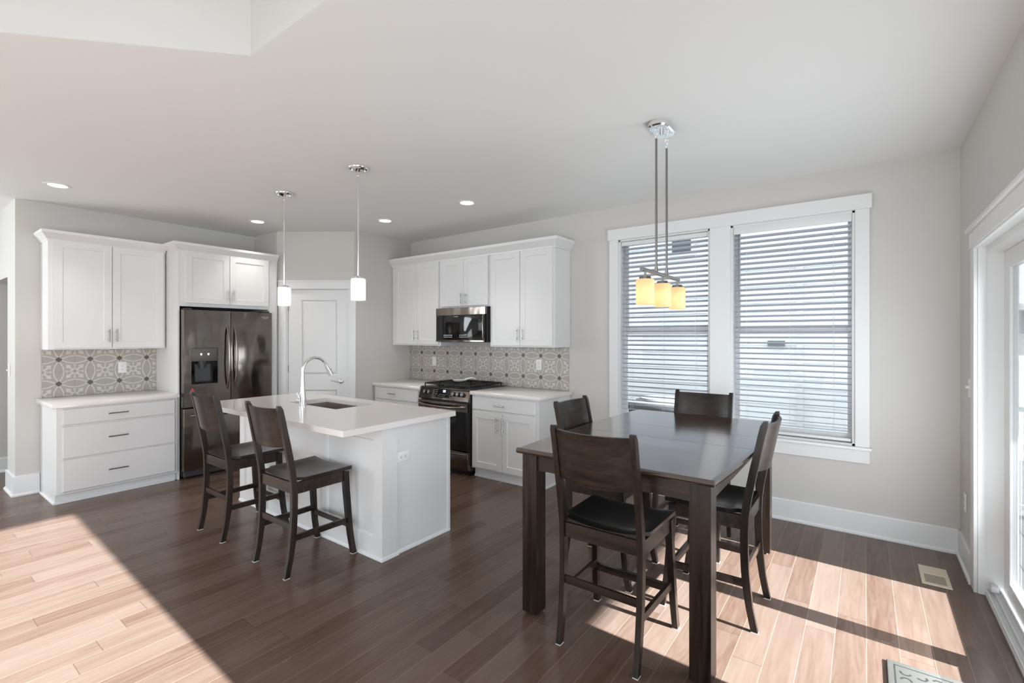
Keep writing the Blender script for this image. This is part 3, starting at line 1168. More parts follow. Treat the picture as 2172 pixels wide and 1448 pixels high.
# left door with a dispenser recess
xl0, xl1, zd0, zd1 = 0.004, 0.4595, 0.758, 1.782
hx0, hx1, hz0, hz1 = 0.074, 0.330, 0.995, 1.378
hm = 1.238
b = MB()
b.box(xl0, hx0, 0, 0.07, zd0, zd1)
b.box(hx1, xl1, 0, 0.07, zd0, zd1)
b.box(hx0, hx1, 0, 0.07, hz1, zd1)
b.box(hx0, hx1, 0, 0.07, zd0, hz0)
bmesh.ops.remove_doubles(b.bm, verts=b.bm.verts[:], dist=1e-5)
ld = b.build('door', 'steel', t_)
b = MB().box(hx0 + 0.002, hx1 - 0.002, 0.001, 0.06, hm, hz1 - 0.002, 0.004, 2)
disp = b.build('dispenser_panel', 'taupe', ld)
b = MB()
b.box(hx0, hx1, 0.066, 0.0695, hz0, hm)
b.box(hx0, hx0 + 0.002, 0.002, 0.068, hz0, hm)
b.box(hx1 - 0.002, hx1, 0.002, 0.068, hz0, hm)
b.box(hx0, hx1, 0.002, 0.068, hz0, hz0 + 0.006)
b.build('dispenser_recess', 'bglass', ld)
b = MB().cyl(((hx0 + hx1) / 2 - 0.012, 0.035, hm - 0.075), ((hx0 + hx1) / 2 - 0.012, 0.035, hm), 0.030, 0.045)
b.build('dispenser_nozzle', 'dgrey', ld)
b = MB().box(hx0 + 0.05, hx1 - 0.05, 0.052, 0.064, hz0 + 0.02, hm - 0.03, 0.004)
b.build('dispenser_paddle', 'dgrey', ld)
for cx in (0.167, 0.237):
    b = MB().prism([(cx - 0.010, 1.322), (cx + 0.010, 1.322), (cx + 0.006, 1.300), (cx - 0.006, 1.300)], 0, 0.0008)
    bmesh.ops.transform(b.bm, matrix=Matrix(((1, 0, 0, 0), (0, 0, 1, -0.0002), (0, 1, 0, 0), (0, 0, 0, 1))), verts=b.bm.verts[:])
    b.build('dispenser_icon', 'icon', disp)
xr0, xr1 = 0.4655, FW - 0.002
rd = MB().box(xr0, xr1, 0, 0.07, zd0, zd1, 0.004, 2).build('door', 'steel', t_)
text_mesh('brand_lettering', 'FRIGIDAIRE', 0.016, 'logo', rd, (0.842, -0.0004, 1.728))
text_mesh('brand_lettering', 'GALLERY', 0.014, 'logo', rd, (0.842, -0.0004, 1.711))
fz = MB().box(0.004, FW - 0.002, 0, 0.07, 0.092, 0.742, 0.004, 2).build('freezer_drawer', 'steel', t_)


def arc_handle(parent, p0, p1, out, r, name='handle', n=14):
    """bowed bar handle from p0 to p1, bulging along -y by out."""
    p0, p1 = Vector(p0), Vector(p1)
    pts, rad = [], []
    for k in range(n + 1):
        s = k / n
        p = p0.lerp(p1, s)
        d = out * (1 - abs(2 * s - 1) ** 2.6)
        pts.append((p.x, p.y - d, p.z))
        rad.append(r * (0.85 + 0.3 * (1 - abs(2 * s - 1))))
    return MB().tube(pts, rad, 12).build(name, 'handle_steel', parent, smooth=60)


arc_handle(ld, (0.425, 0.0, 0.925), (0.425, 0.0, 1.628), 0.062, 0.013)
arc_handle(rd, (0.500, 0.0, 0.925), (0.500, 0.0, 1.628), 0.062, 0.013)
arc_handle(fz, (0.07, 0.0, 0.665), (FW - 0.07, 0.0, 0.665), 0.055, 0.012)
mg = thing('fridge_magnet', 'small red and grey triangular magnet on the refrigerator door', 'magnet', (-5.700, 2.050, 0.925), RL)


def vert_prism(poly, y0, y1):
    b = MB().prism(poly, 0, 1)
    bmesh.ops.transform(b.bm, matrix=Matrix(((1, 0, 0, 0), (0, 0, y1 - y0, y0), (0, 1, 0, 0), (0, 0, 0, 1))), verts=b.bm.verts[:])
    return b


vert_prism([(-0.026, -0.024), (0.026, -0.024), (0.020, 0.0), (-0.020, 0.0)], -0.004, 0.0).build('lower_band', 'blue', mg)
vert_prism([(-0.020, 0.0), (0.020, 0.0), (0.006, 0.028), (-0.006, 0.028)], -0.004, 0.0).build('upper_band', 'red', mg)

# ------------------------------------------------------------------ microwave
t_ = thing('microwave', 'dark over the range microwave with a black glass front', 'microwave', (-4.152, 4.085, 1.430), 0)
MW = 0.770
MB().box(0.0, MW, 0.03, 0.395, 0.006, 0.408, 0.003).build('body', 'black', t_)
dr = MB().box(0.0, MW - 0.018, 0.0, 0.032, 0.012, 0.404, 0.004, 2).build('door', 'bglass', t_)
MB().box(0.0, MW - 0.002, -0.004, 0.03, 0.320, 0.405, 0.003).build('top_panel', 'steel', t_)
MB().box(0.0, MW - 0.02, -0.003, 0.02, 0.010, 0.030, 0.002).build('bottom_strip', 'steel', t_)
b = MB()
b.tube([(MW - 0.028, 0.0, 0.318), (MW - 0.028, -0.014, 0.300), (MW - 0.028, -0.016, 0.18), (MW - 0.028, -0.014, 0.055), (MW - 0.028, 0.0, 0.036)], 0.009, 10)
b.build('handle', 'handle_steel', dr, smooth=60)
for r in range(2):
    for k in range(6):
        MB().box(0.130 + k * 0.024, 0.142 + k * 0.024, -0.0006, 0.0003, 0.062 + r * 0.022, 0.067 + r * 0.022).build('touch_button', 'icon', dr)
    for k in range(7):
        MB().box(0.380 + k * 0.022, 0.387 + k * 0.022, -0.0006, 0.0003, 0.062 + r * 0.022, 0.068 + r * 0.022).build('touch_button', 'icon', dr)
text_mesh('brand_lettering', 'FRIGIDAIRE', 0.014, 'logo', dr, (MW / 2 - 0.06, -0.0006, 0.302))

# ------------------------------------------------------------------ gas range
t_ = thing('gas_range', 'dark stainless gas range with front controls and black grates', 'range', (-4.168, 3.815, 0), 0)
RW = 0.766
MB().box(0.002, RW - 0.002, 0.045, 0.655, 0.05, 0.905, 0.003).build('body', 'black', t_)
MB().box(0.03, RW - 0.03, 0.06, 0.60, 0.0, 0.05).build('base', 'black', t_)
b = MB().box(0.0, RW, 0.035, 0.660, 0.905, 0.925, 0.005, 2)
b.build('cooktop', 'black', t_)
# sloped control panel
b = MB()
prof = [(0.005, 0.800), (0.012, 0.792), (0.10, 0.792), (0.10, 0.926), (0.055, 0.929), (0.047, 0.927)]
b.loft([[(0.0, y, z) for y, z in prof], [(RW, y, z) for y, z in prof]])
cp = b.build('control_panel', 'steel', t_)
sl = math.atan2(0.042, 0.127)
SM = Matrix.Translation((0, 0.005, 0.800)) @ Matrix.Rotation(-sl, 4, 'X')


def on_panel(b, nm, m, parent):
    bmesh.ops.transform(b.bm, matrix=SM, verts=b.bm.verts[:])
    return b.build(nm, m, parent)


gp = on_panel(MB().box(0.235, 0.510, -0.0015, 0.004, 0.022, 0.122, 0.001), 'display_panel', 'bglass', cp)
btn = []
for k in range(7):
    btn += [(0.315 + k * 0.017, 0.319 + k * 0.017, 0.052, 0.057), (0.300 + k * 0.017, 0.304 + k * 0.017, 0.034, 0.039)]
for k in range(4):
    btn += [(0.252, 0.262, 0.032 + k * 0.022, 0.038 + k * 0.022), (0.488, 0.497, 0.030 + k * 0.024, 0.036 + k * 0.024)]
    if k > 0:
        btn.append((0.276, 0.285, 0.030 + k * 0.024, 0.036 + k * 0.024))
for x0, x1, z0, z1 in btn:
    on_panel(MB().box(x0, x1, -0.0022, -0.0012, z0, z1), 'touch_button', 'logo', gp)
b = MB()
for cx in (0.377, 0.398):   # two clock digits, seven segment strokes
    w_, h_ = 0.013, 0.022
    zc = 0.094
    st = [(cx, zc + h_ / 2, 1), (cx, zc, 1), (cx, zc - h_ / 2, 1), (cx + w_ / 2, zc + h_ / 4, 0), (cx + w_ / 2, zc - h_ / 4, 0), (cx - w_ / 2, zc + h_ / 4, 0)]
    for x, z, hz_ in st:
        if hz_:
            b.box(x - w_ / 2, x + w_ / 2, -0.0026, -0.0014, z - 0.0014, z + 0.0014)
        else:
            b.box(x - 0.0014, x + 0.0014, -0.0026, -0.0014, z - h_ / 4, z + h_ / 4)
on_panel(b, 'display_digits', 'display', gp)
for kx in (0.100, 0.168, 0.545, 0.610, 0.676):
    b = MB()
    b.cyl((kx, 0.001, 0.070), (kx, -0.006, 0.070), 0.027, 0.026, 24)
    k_ = on_panel(b, 'knob', 'black', cp)
    b = MB().cyl((kx, -0.006, 0.070), (kx, -0.030, 0.070), 0.022, 0.019, 24)
    b.box(kx - 0.004, kx + 0.004, -0.036, -0.028, 0.050, 0.090, 0.002)
    on_panel(b, 'knob_grip', 'dknickel', k_)
# oven door
od = MB().box(0.004, RW - 0.004, 0.0, 0.05, 0.268, 0.778, 0.004, 2).build('oven_door', 'black', t_)
MB().box(0.004, RW - 0.004, -0.004, 0.02, 0.685, 0.775, 0.003).build('door_rail', 'steel', od)
MB().box(0.030, RW - 0.034, -0.003, 0.004, 0.275, 0.684, 0.002).build('oven_window', 'bglass', od)
b = MB()
pts, n = [], 14
for k in range(n + 1):
    s = k / n
    pts.append((0.018 + s * (RW - 0.04), -0.004 - 0.052 * (1 - abs(2 * s - 1) ** 4), 0.742 - 0.012 * (1 - abs(2 * s - 1) ** 2)))
b.tube(pts, 0.013, 12)
b.build('handle', 'handle_steel', od, smooth=60)
wd_ = MB().box(0.004, RW - 0.004, 0.0, 0.05, 0.062, 0.258, 0.004, 2).build('warming_drawer', 'steel', t_)
b = MB()
b.tube([(0.03, 0.0, 0.236), (0.05, -0.018, 0.236), (RW / 2, -0.026, 0.234), (RW - 0.05, -0.018, 0.236), (RW - 0.03, 0.0, 0.236)], 0.008, 10)
b.build('handle', 'handle_steel', wd_, smooth=60)
# burners
for bx, by, br in ((0.16, 0.20, 0.045), (0.16, 0.48, 0.035), (0.383, 0.34, 0.05), (0.606, 0.20, 0.05), (0.606, 0.48, 0.035)):
    b = MB()
    b.cyl((bx, by, 0.924), (bx, by, 0.938), br, br * 0.9, 24)
    bu = b.build('burner', 'iron', t_)
    MB().cyl((bx, by, 0.938), (bx, by, 0.946), br * 0.75, br * 0.7, 24).build('burner_cap', 'black', bu)
# three cast iron grates
for gx0, gx1 in ((0.025, 0.262), (0.268, 0.498), (0.504, 0.741)):
    b = MB()
    za, zb = 0.952, 0.968
    ya, yb = 0.075, 0.628
    tw = 0.011
    for y in (ya, (ya + yb) / 2 - tw / 2, yb - tw):
        b.box(gx0, gx1, y, y + tw, za, zb, 0.003)
    for x in (gx0, gx1 - tw):
        b.box(x, x + tw, ya, yb, za, zb, 0.003)
    nx_ = 3
    for k in range(1, nx_ + 1):
        x = gx0 + (gx1 - gx0) * k / (nx_ + 1)
        for s0, s1 in ((ya, ya + 0.10), (0.255, 0.44), (yb - 0.10, yb)):
            b.box(x - tw / 2, x + tw / 2, s0, s1, za, zb, 0.003)
    for y in (0.145, 0.20, 0.255, 0.44, 0.50, 0.56):
        b.box(gx0, gx0 + 0.075, y, y + tw, za, zb, 0.003)
        b.box(gx1 - 0.075, gx1, y, y + tw, za, zb, 0.003)
    for x in (gx0 + 0.006, gx1 - 0.006):
        for y in (ya + 0.006, yb - 0.006):
            b.cyl((x, y, 0.924), (x, y, 0.955), 0.007, seg=8)
    b.build('grate', 'iron', t_)

# spoon rest on the grates
t_ = thing('spoon_rest', 'white ceramic spoon rest lying on the range grates', 'spoon rest', (-3.815, 4.20, 0.968), math.radians(38))
b = MB()
bowl_o, rings = [], []
seg = 20
for r, z in ((0.0, 0.004), (0.030, 0.004), (0.046, 0.010), (0.056, 0.022), (0.060, 0.026), (0.058, 0.022), (0.048, 0.008), (0.030, 0.0), (0.002, 0.0)):
    rings.append([(-0.05 + max(r, 0.001) * 1.35 * math.cos(2 * PI * k / seg), max(r, 0.001) * 0.95 * math.sin(2 * PI * k / seg), z) for k in range(seg)])
b.loft(rings)
b.build('bowl', 'ceramic', t_, smooth=60)
b = MB()
b.tube([(0.015, 0, 0.020), (0.05, 0, 0.036), (0.085, 0, 0.046), (0.115, 0, 0.046), (0.138, 0, 0.036), (0.150, 0, 0.024)], [0.016, 0.013, 0.011, 0.010, 0.010, 0.007], 10)
b.build('handle', 'ceramic', t_, smooth=60)

# ------------------------------------------------------------------ island
IX0, IX1, IY0, IY1 = -4.620, -2.590, 2.048, 2.700
t_ = thing('kitchen_island', 'white panelled kitchen island base', 'island', ((IX0 + IX1) / 2, (IY0 + IY1) / 2, 0), 0)
b = MB().box(IX0 + 0.01, IX1 - 0.010, IY0 + 0.014, IY1, 0.0, 0.66)
b.box(IX0 + 0.01, -4.10, IY0 + 0.014, IY1, 0.66, 0.885)
b.box(-3.34, IX1 - 0.010, IY0 + 0.014, IY1, 0.66, 0.885)
b.box(-4.10, -3.34, IY0 + 0.014, 2.19, 0.66, 0.885)
b.box(-4.10, -3.34, 2.615, IY1, 0.66, 0.885)
b.build('body', 'cab', t_, True)
b = MB()
stz0, stz1 = 0.144, 0.805
xs = [IX0, IX0 + 0.09, -3.970, -3.880, -3.327, -3.237, IX1 - 0.09, IX1 - 0.012]
ya, yb = IY0, IY0 + 0.016
for k in range(0, 8, 2):
    b.box(xs[k], xs[k + 1], ya, yb, 0, 0.885)
for k in range(1, 7, 2):
    b.box(xs[k], xs[k + 1], ya, yb, 0, stz0)
    b.box(xs[k], xs[k + 1], ya, yb, stz1, 0.885)
    # small bevel moulding inside each panel
    def rect(d, yy):
        return [(xs[k] + d, yy, stz0 + d), (xs[k + 1] - d, yy, stz0 + d), (xs[k + 1] - d, yy, stz1 - d), (xs[k] + d, yy, stz1 - d)]
    b.loft([rect(0, ya + 0.002), rect(0.004, ya + 0.004), rect(0.014, yb - 0.002)], caps=False)
b.box(IX1 - 0.012, IX1 + 0.002, IY0, IY0 + 0.132, 0, 0.885)
b.build('back_panel', 'cab', t_, True, 20)
MB().box(IX1 - 0.010, IX1 - 0.004, IY1 - 0.022, IY1 + 0.004, 0, 0.885).build('corner_strip', 'cab', t_, True)
b = MB()
pr = [(0, 0), (0.011, 0), (0.011, 0.012), (0.005, 0.022), (0, 0.024)]
b.loft([[(IX0, IY0 - d, z) for d, z in pr], [(IX1 + 0.002 + d, IY0 - d, z) for d, z in pr], [(IX1 + 0.002 + d, IY0 + 0.136, z) for d, z in pr]])
b.loft([[(IX1 - 0.010 + d, IY0 + 0.136, z) for d, z in pr], [(IX1 - 0.010 + d, IY1, z) for d, z in pr]])
b.build('shoe_moulding', 'trim', t_, True)

# quartz top with a sink cut-out
SX0, SX1, SY0, SY1 = -4.070, -3.370, 2.216, 2.585
TX0, TX1, TY0, TY1 = -4.668, -2.552, 1.727, 2.722
b = MB()
for x0, x1, y0_, y1_ in ((TX0, SX0, TY0, TY1), (SX1, TX1, TY0, TY1), (SX0, SX1, TY0, SY0), (SX0, SX1, SY1, TY1)):
    b.box(x0, x1, y0_, y1_, 0.887, 0.925)
bmesh.ops.remove_doubles(b.bm, verts=b.bm.verts[:], dist=1e-5)
o = b.build('countertop', 'quartz', smooth=20)
tag(o, 'large white quartz island countertop with the sink', 'countertop')
t_ = thing('sink', 'undermount bronze coloured sink in the island countertop', 'sink', ((SX0 + SX1) / 2, (SY0 + SY1) / 2, 0.70), 0)
b = MB()
e = 0.006


def srect(d, z):
    return [(SX0 - e + d, SY0 - e + d, z), (SX1 + e - d, SY0 - e + d, z), (SX1 + e - d, SY1 + e - d, z), (SX0 - e + d, SY1 + e - d, z)]


b.loft([srect(0, 0.8865), srect(0.004, 0.72), srect(0.02, 0.70), srect(0.03, 0.698), srect(0.03, 0.692), srect(-0.002, 0.70), srect(-0.004, 0.8865), srect(0, 0.8865)], caps=False)
b.bm.faces.new([b.bm.verts.new(p) for p in srect(0.03, 0.698)])
b.build('basin', 'sink', t_, True)
MB().cyl((-3.72, 2.42, 0.697), (-3.72, 2.42, 0.702), 0.045, seg=24).build('drain', 'chrome', t_, True)

t_ = thing('faucet', 'chrome gooseneck faucet with pull down spray head on the island', 'faucet', (-3.748, 2.156, 0.925), 0)
b = MB().lathe([(0.030, 0), (0.030, 0.004), (0.028, 0.03), (0.026, 0.06), (0.021, 0.11), (0.016, 0.17), (0.0135, 0.23), (0.0130, 0.285), (0.0, 0.286)], seg=28)
b.build('body', 'chrome', t_, smooth=60)
pts = [(0, 0, 0.27)]
R_ = 0.112
for k in range(0, 15):
    a = PI - k * (PI * 0.90) / 14
    pts.append((0, R_ + R_ * math.cos(a), 0.285 + R_ * math.sin(a)))
b = MB().tube(pts, 0.0125, 14)
b.build('spout', 'chrome', t_, smooth=60)
pe, pp = Vector(pts[-1]), Vector(pts[-2])
dv = (pe - pp).normalized()
dv = (dv + Vector((0, 0.12, 0))).normalized()
b = MB().tube([pe - dv * 0.01, pe + dv * 0.02, pe + dv * 0.05, pe + dv * 0.085], [0.0135, 0.016, 0.020, 0.0225], 16)
sh = b.build('spray_head', 'chrome', t_, smooth=60)
c_ = pe + dv * 0.045 + Vector((0, 0.019, 0.003))
MB().ell(c_, 0.006, 0.005, 0.012, 10).build('spray_button', 'dgrey', sh)
b = MB().cyl((-0.015, 0, 0.045), (-0.052, 0, 0.047), 0.010, 0.017, 18)
b.ell((-0.056, 0, 0.047), 0.010, 0.018, 0.018, 16)
h_ = b.build('handle', 'chrome', t_, smooth=60)
MB().tube([(-0.054, 0, 0.060), (-0.060, -0.004, 0.085), (-0.072, -0.010, 0.110)], [0.005, 0.004, 0.004], 8).build('lever', 'chrome', h_, smooth=60)
outlet('white double outlet mounted sideways on the island end panel', (-2.5995, 2.237, 0.662), PI / 2, horizontal=True)

# ------------------------------------------------------------------ chairs


def rect_ring(cx, cy, z, hx, hy):
    return [(cx - hx, cy - hy, z), (cx + hx, cy - hy, z), (cx + hx, cy + hy, z), (cx - hx, cy + hy, z)]


REAR = [(0.004, -0.232), (0.06, -0.220), (0.13, -0.207), (0.22, -0.196), (0.30, -0.189), (0.40, -0.185), (0.50, -0.185), (0.58, -0.188), (0.65, -0.197),
        (0.73, -0.211), (0.82, -0.228), (0.92, -0.248), (1.00, -0.264), (1.052, -0.276), (1.076, -0.283)]


def rear_y(z):
    for (z0, y0_), (z1, y1_) in zip(REAR, REAR[1:]):
        if z <= z1:
            return y0_ + (y1_ - y0_) * (z - z0) / (z1 - z0)
    return REAR[-1][1]


FRONT = [(0.004, 0.232), (0.06, 0.222), (0.14, 0.209), (0.24, 0.199), (0.34, 0.192), (0.45, 0.184), (0.575, 0.178)]


def make_chair(label, cat_label, seat_m, group):
    t_ = thing('counter_chair', label, cat_label, (0, 0, 0), 0, group)
    # rear legs run on up as the back posts
    for s in (-1, 1):
        b = MB()
        rings = []
        for k, (z, y) in enumerate(REAR):
            x = s * (0.196 + 0.004 * min(z / 0.5, 1))
            hx = 0.0135 if z > 0.1 else 0.0125
            hy = 0.0185 if 0.2 < z < 0.9 else 0.0165
            if z > 1.06:
                hy, hx = 0.009, 0.0125
            rings.append(rect_ring(x, y, z, hx, hy))
        b.loft(rings)
        leg = b.build('rear_leg', 'dark', t_, smooth=28)
        MB().box(s * 0.196 - 0.013, s * 0.196 + 0.013, -0.232 - 0.017, -0.232 + 0.017, 0.0, 0.0045).build('felt_pad', 'felt', leg)
        b = MB()
        rings = []
        for z, y in FRONT:
            x = s * (0.222 - 0.018 * min(z / 0.575, 1) + 0.0)
            hh = 0.0165 + 0.003 * (z / 0.575)
            rings.append(rect_ring(x, y, z, hh - 0.002, hh))
        b.loft(rings)
        leg = b.build('front_leg', 'dark', t_, smooth=28)
        MB().box(s * 0.222 - 0.0155, s * 0.222 + 0.0155, 0.232 - 0.017, 0.232 + 0.017, 0.0, 0.0045).build('felt_pad', 'felt', leg)
    # seat frame
    b = MB()
    za, zb = 0.512, 0.584
    b.box(-0.188, 0.188, -0.196, -0.176, za, zb, 0.003)
    b.box(-0.190, 0.190, 0.166, 0.186, za, zb, 0.003)
    for s in (-1, 1):
        b.loft([[(s * 0.191, -0.17, za), (s * 0.211, -0.17, za), (s * 0.211, -0.17, zb), (s * 0.191, -0.17, zb)],
                [(s * 0.193, 0.16, za), (s * 0.213, 0.16, za), (s * 0.213, 0.16, zb), (s * 0.193, 0.16, zb)]])
    b.build('seat_frame', 'darkx', t_)
    # saddle seat
    b = MB()
    nx_, ny_ = 14, 12
    top, bot = [], []

    def sx(v):
        return 0.218 + 0.010 * v
    for j in range(ny_ + 1):
        v = j / ny_
        y = -0.186 + v * 0.402
        rt, rb = [], []
        for i in range(nx_ + 1):
            u = -1 + 2 * i / nx_
            x = u * sx(v)
            if v < 0.12:
                x = u * (sx(v) - 0.035)
            side = abs(u) ** 2.4
            dish = 0.029 * (1 - side) * (math.sin(PI * min(1, 0.18 + v * 0.62)) ** 0.8)
            z = 0.6145 - dish + 0.004 * (v ** 3)
            edge = max(abs(u), abs(2 * v - 1))
            rnd = 0.006 * max(0, (edge - 0.9) / 0.1) ** 2
            rt.append((x, y, z - rnd))
            rb.append((x * 0.985, y, 0.584 if edge < 0.93 else 0.588))
        top.append(rt)
        bot.append(rb)
    bm = b.bm
    vt = [[bm.verts.new(p) for p in r] for r in top]
    vb = [[bm.verts.new(p) for p in r] for r in bot]
    for j in range(ny_):
        for i in range(nx_):
            bm.faces.new((vt[j][i], vt[j][i + 1], vt[j + 1][i + 1], vt[j + 1][i]))
            bm.faces.new((vb[j][i], vb[j + 1][i], vb[j + 1][i + 1], vb[j][i + 1]))
    for j in range(ny_):
        bm.faces.new((vt[j][0], vt[j + 1][0], vb[j + 1][0], vb[j][0]))
        bm.faces.new((vt[j][nx_], vb[j][nx_], vb[j + 1][nx_], vt[j + 1][nx_]))
    for i in range(nx_):
        bm.faces.new((vt[0][i], vb[0][i], vb[0][i + 1], vt[0][i + 1]))
        bm.faces.new((vt[ny_][i], vt[ny_][i + 1], vb[ny_][i + 1], vb[ny_][i]))
    b.build('seat', seat_m, t_, smooth=50)
    # bowed back panel
    b = MB()
    rings = []
    n = 16
    for k in range(n + 1):
        u = -1 + 2 * k / n
        x = u * 0.190
        bow = 0.040 * (1 - u * u)
        zl = 0.815 - 0.012 * (1 - u * u)
        zh = 1.060 - 0.004 * (1 - u * u)
        ring = []
        m_ = 6
        for q in range(m_ + 1):
            z = zl + (zh - zl) * q / m_
            ring.append((x, rear_y(z) - bow + 0.009, z))
        for q in range(m_, -1, -1):
            z = zl + (zh - zl) * q / m_
            ring.append((x, rear_y(z) - bow - 0.009, z))
        rings.append(ring)
    b.loft(rings)
    b.build('backrest', 'darkx', t_, smooth=50)
    # stretchers
    for s in (-1, 1):
        b = MB()
        b.loft([[(s * 0.200 - 0.009, -0.186, 0.220), (s * 0.200 + 0.009, -0.186, 0.220), (s * 0.200 + 0.009, -0.186, 0.256), (s * 0.200 - 0.009, -0.186, 0.256)],
                [(s * 0.209 - 0.009, 0.190, 0.220), (s * 0.209 + 0.009, 0.190, 0.220), (s * 0.209 + 0.009, 0.190, 0.256), (s * 0.209 - 0.009, 0.190, 0.256)]])
        b.build('stretcher', 'darkx', t_)
    MB().box(-0.190, 0.190, -0.199, -0.181, 0.285, 0.322, 0.002).build('stretcher', 'darkx', t_)
    fr = MB().box(-0.200, 0.200, 0.190, 0.212, 0.190, 0.226, 0.002).build('footrest', 'darkx', t_)
    MB().box(-0.192, 0.192, 0.193, 0.214, 0.2255, 0.229, 0.0015).build('wear_strip', 'nickel', fr)
    return t_


stool = make_chair('dark wood counter chair at the island, farther one beside the refrigerator', 'chair', 'seatwood', 'wooden chairs at the island')
stool.location = (-3.965, 1.783, 0)
o = copy_tree(stool)
o.location = (-3.078, 1.783, 0)
o['label'] = 'dark wood counter chair at the island, nearer one in front of the sink'
dine = make_chair('dark dining chair with black seat at near end of table, back toward viewer', 'chair', 'seatblack', 'dark chairs around the dining table')
dine.location = (-1.006, 2.252, 0)
for (x, y, a, lab) in ((-0.682, 2.878, PI / 2, 'dark dining chair with black seat on the table side nearest the glass door'),
                       (-1.350, 2.895, -PI / 2, 'dark dining chair on the kitchen side of the table, mostly hidden'),
                       (-1.012, 3.604, PI, 'dark dining chair at far end of table in front of the windows')):
    o = copy_tree(dine)
    o.location = (x, y, 0)
    o.rotation_euler = (0, 0, a)
    o['label'] = lab

# ------------------------------------------------------------------ dining table
TXc, TYa, TYb, TZ = -1.011, 2.092, 3.805, 0.900
t_ = thing('dining_table', 'dark wood counter height dining table with bowed sides', 'table', (TXc, (TYa + TYb) / 2, 0), 0)
b = MB()
ys = [TYa, 2.803, 3.163, TYb]


def half_w(y):
    s = (y - TYa) / (TYb - TYa)
    return 0.512 + 0.034 * math.sin(PI * s)


def top_piece(y0_, y1_, bev_a, bev_b):
    """one board set of the top: rounded outer edges, straight seams"""
    b = MB()
    n = 12
    rows = []
    zt, zb = TZ, TZ - 0.030
    prof = [(0.0, zb), (0.006, zb + 0.004), (0.010, zb + 0.014), (0.006, zt - 0.006), (-0.006, zt - 0.001), (-0.012, zt)]

    def ring(y, inset):
        r = []
        hw = half_w(min(max(y, TYa), TYb))
        for d, z in prof:
            r.append((TXc + hw - 0.010 + d - 0, y, z))
        for d, z in reversed(prof):
            r.append((TXc - hw + 0.010 - d, y, z))
        return r
    rings = []
    if bev_a:
        base = [p for p in ring(y0_ + 0.010, 0)]
        for yy, sc in ((y0_ + 0.010, None),):
            pass
    for k in range(n + 1):
        y = y0_ + (y1_ - y0_) * k / n
        rings.append(ring(y, 0))
    b.loft(rings)
    return b


pieces = ((ys[0] + 0.012, ys[1] - 0.0014), (ys[1] + 0.0014, ys[2] - 0.0014), (ys[2] + 0.0014, ys[3] - 0.012))
for k, (a, c) in enumerate(pieces):
    b = top_piece(a, c, k == 0, k == 2)
    # rounded end edges at near and far ends
    for yy, s in (((ys[0] + 0.012), -1),) if k == 0 else (((ys[3] - 0.012), 1),) if k == 2 else ():
        hw = half_w(TYa)
        pr = [(0.0, TZ - 0.030), (0.007, TZ - 0.026), (0.012, TZ - 0.016), (0.008, TZ - 0.006), (0.0, TZ - 0.0002)]
        b.loft([[(TXc - hw + 0.004, yy + s * d, z) for d, z in pr], [(TXc + hw - 0.004, yy + s * d, z) for d, z in pr]])
    b.build('tabletop' if k != 1 else 'table_leaf', 'table', t_, True, 40)
b = MB()
za, zb = 0.785, 0.870
lx0, lx1, ly0, ly1 = -1.498, -0.524, 2.126, 3.772
lw = 0.090
b.box(lx0 + lw, lx1 - lw, ly0 + 0.012, ly0 + 0.034, za, zb)
b.box(lx0 + lw, lx1 - lw, ly1 - 0.034, ly1 - 0.012, za, zb)
b.box(lx0 + 0.012, lx0 + 0.034, ly0 + lw, ly1 - lw, za, zb)
b.box(lx1 - 0.034, lx1 - 0.012, ly0 + lw, ly1 - lw, za, zb)
b.build('apron', 'darkx', t_, True)
for x in (lx0, lx1 - lw):
    for y in (ly0, ly1 - lw):
        b = MB()
        cx, cy = x + lw / 2, y + lw / 2
        h_ = lw / 2
        b.loft([rect_ring(cx, cy, 0.012, h_ * 0.94, h_ * 0.94), rect_ring(cx, cy, 0.02, h_, h_), rect_ring(cx, cy, 0.868, h_, h_)])
        lg = b.build('leg', 'dark', t_, True, 20)
        MB().cyl((cx, cy, 0.0), (cx, cy, 0.012), 0.035, seg=20).build('glide', 'black', lg, True)

# ------------------------------------------------------------------ lamps


def point_light(name, loc, power, color, r=0.02, parent=None):
    d = bpy.data.lights.new(name, 'POINT')
    d.energy = power
    d.color = color
    d.shadow_soft_size = r
    o = bpy.data.objects.new(name, d)
    COL.objects.link(o)
    o.location = loc
    if parent is not None:
        o.parent = parent
    return o


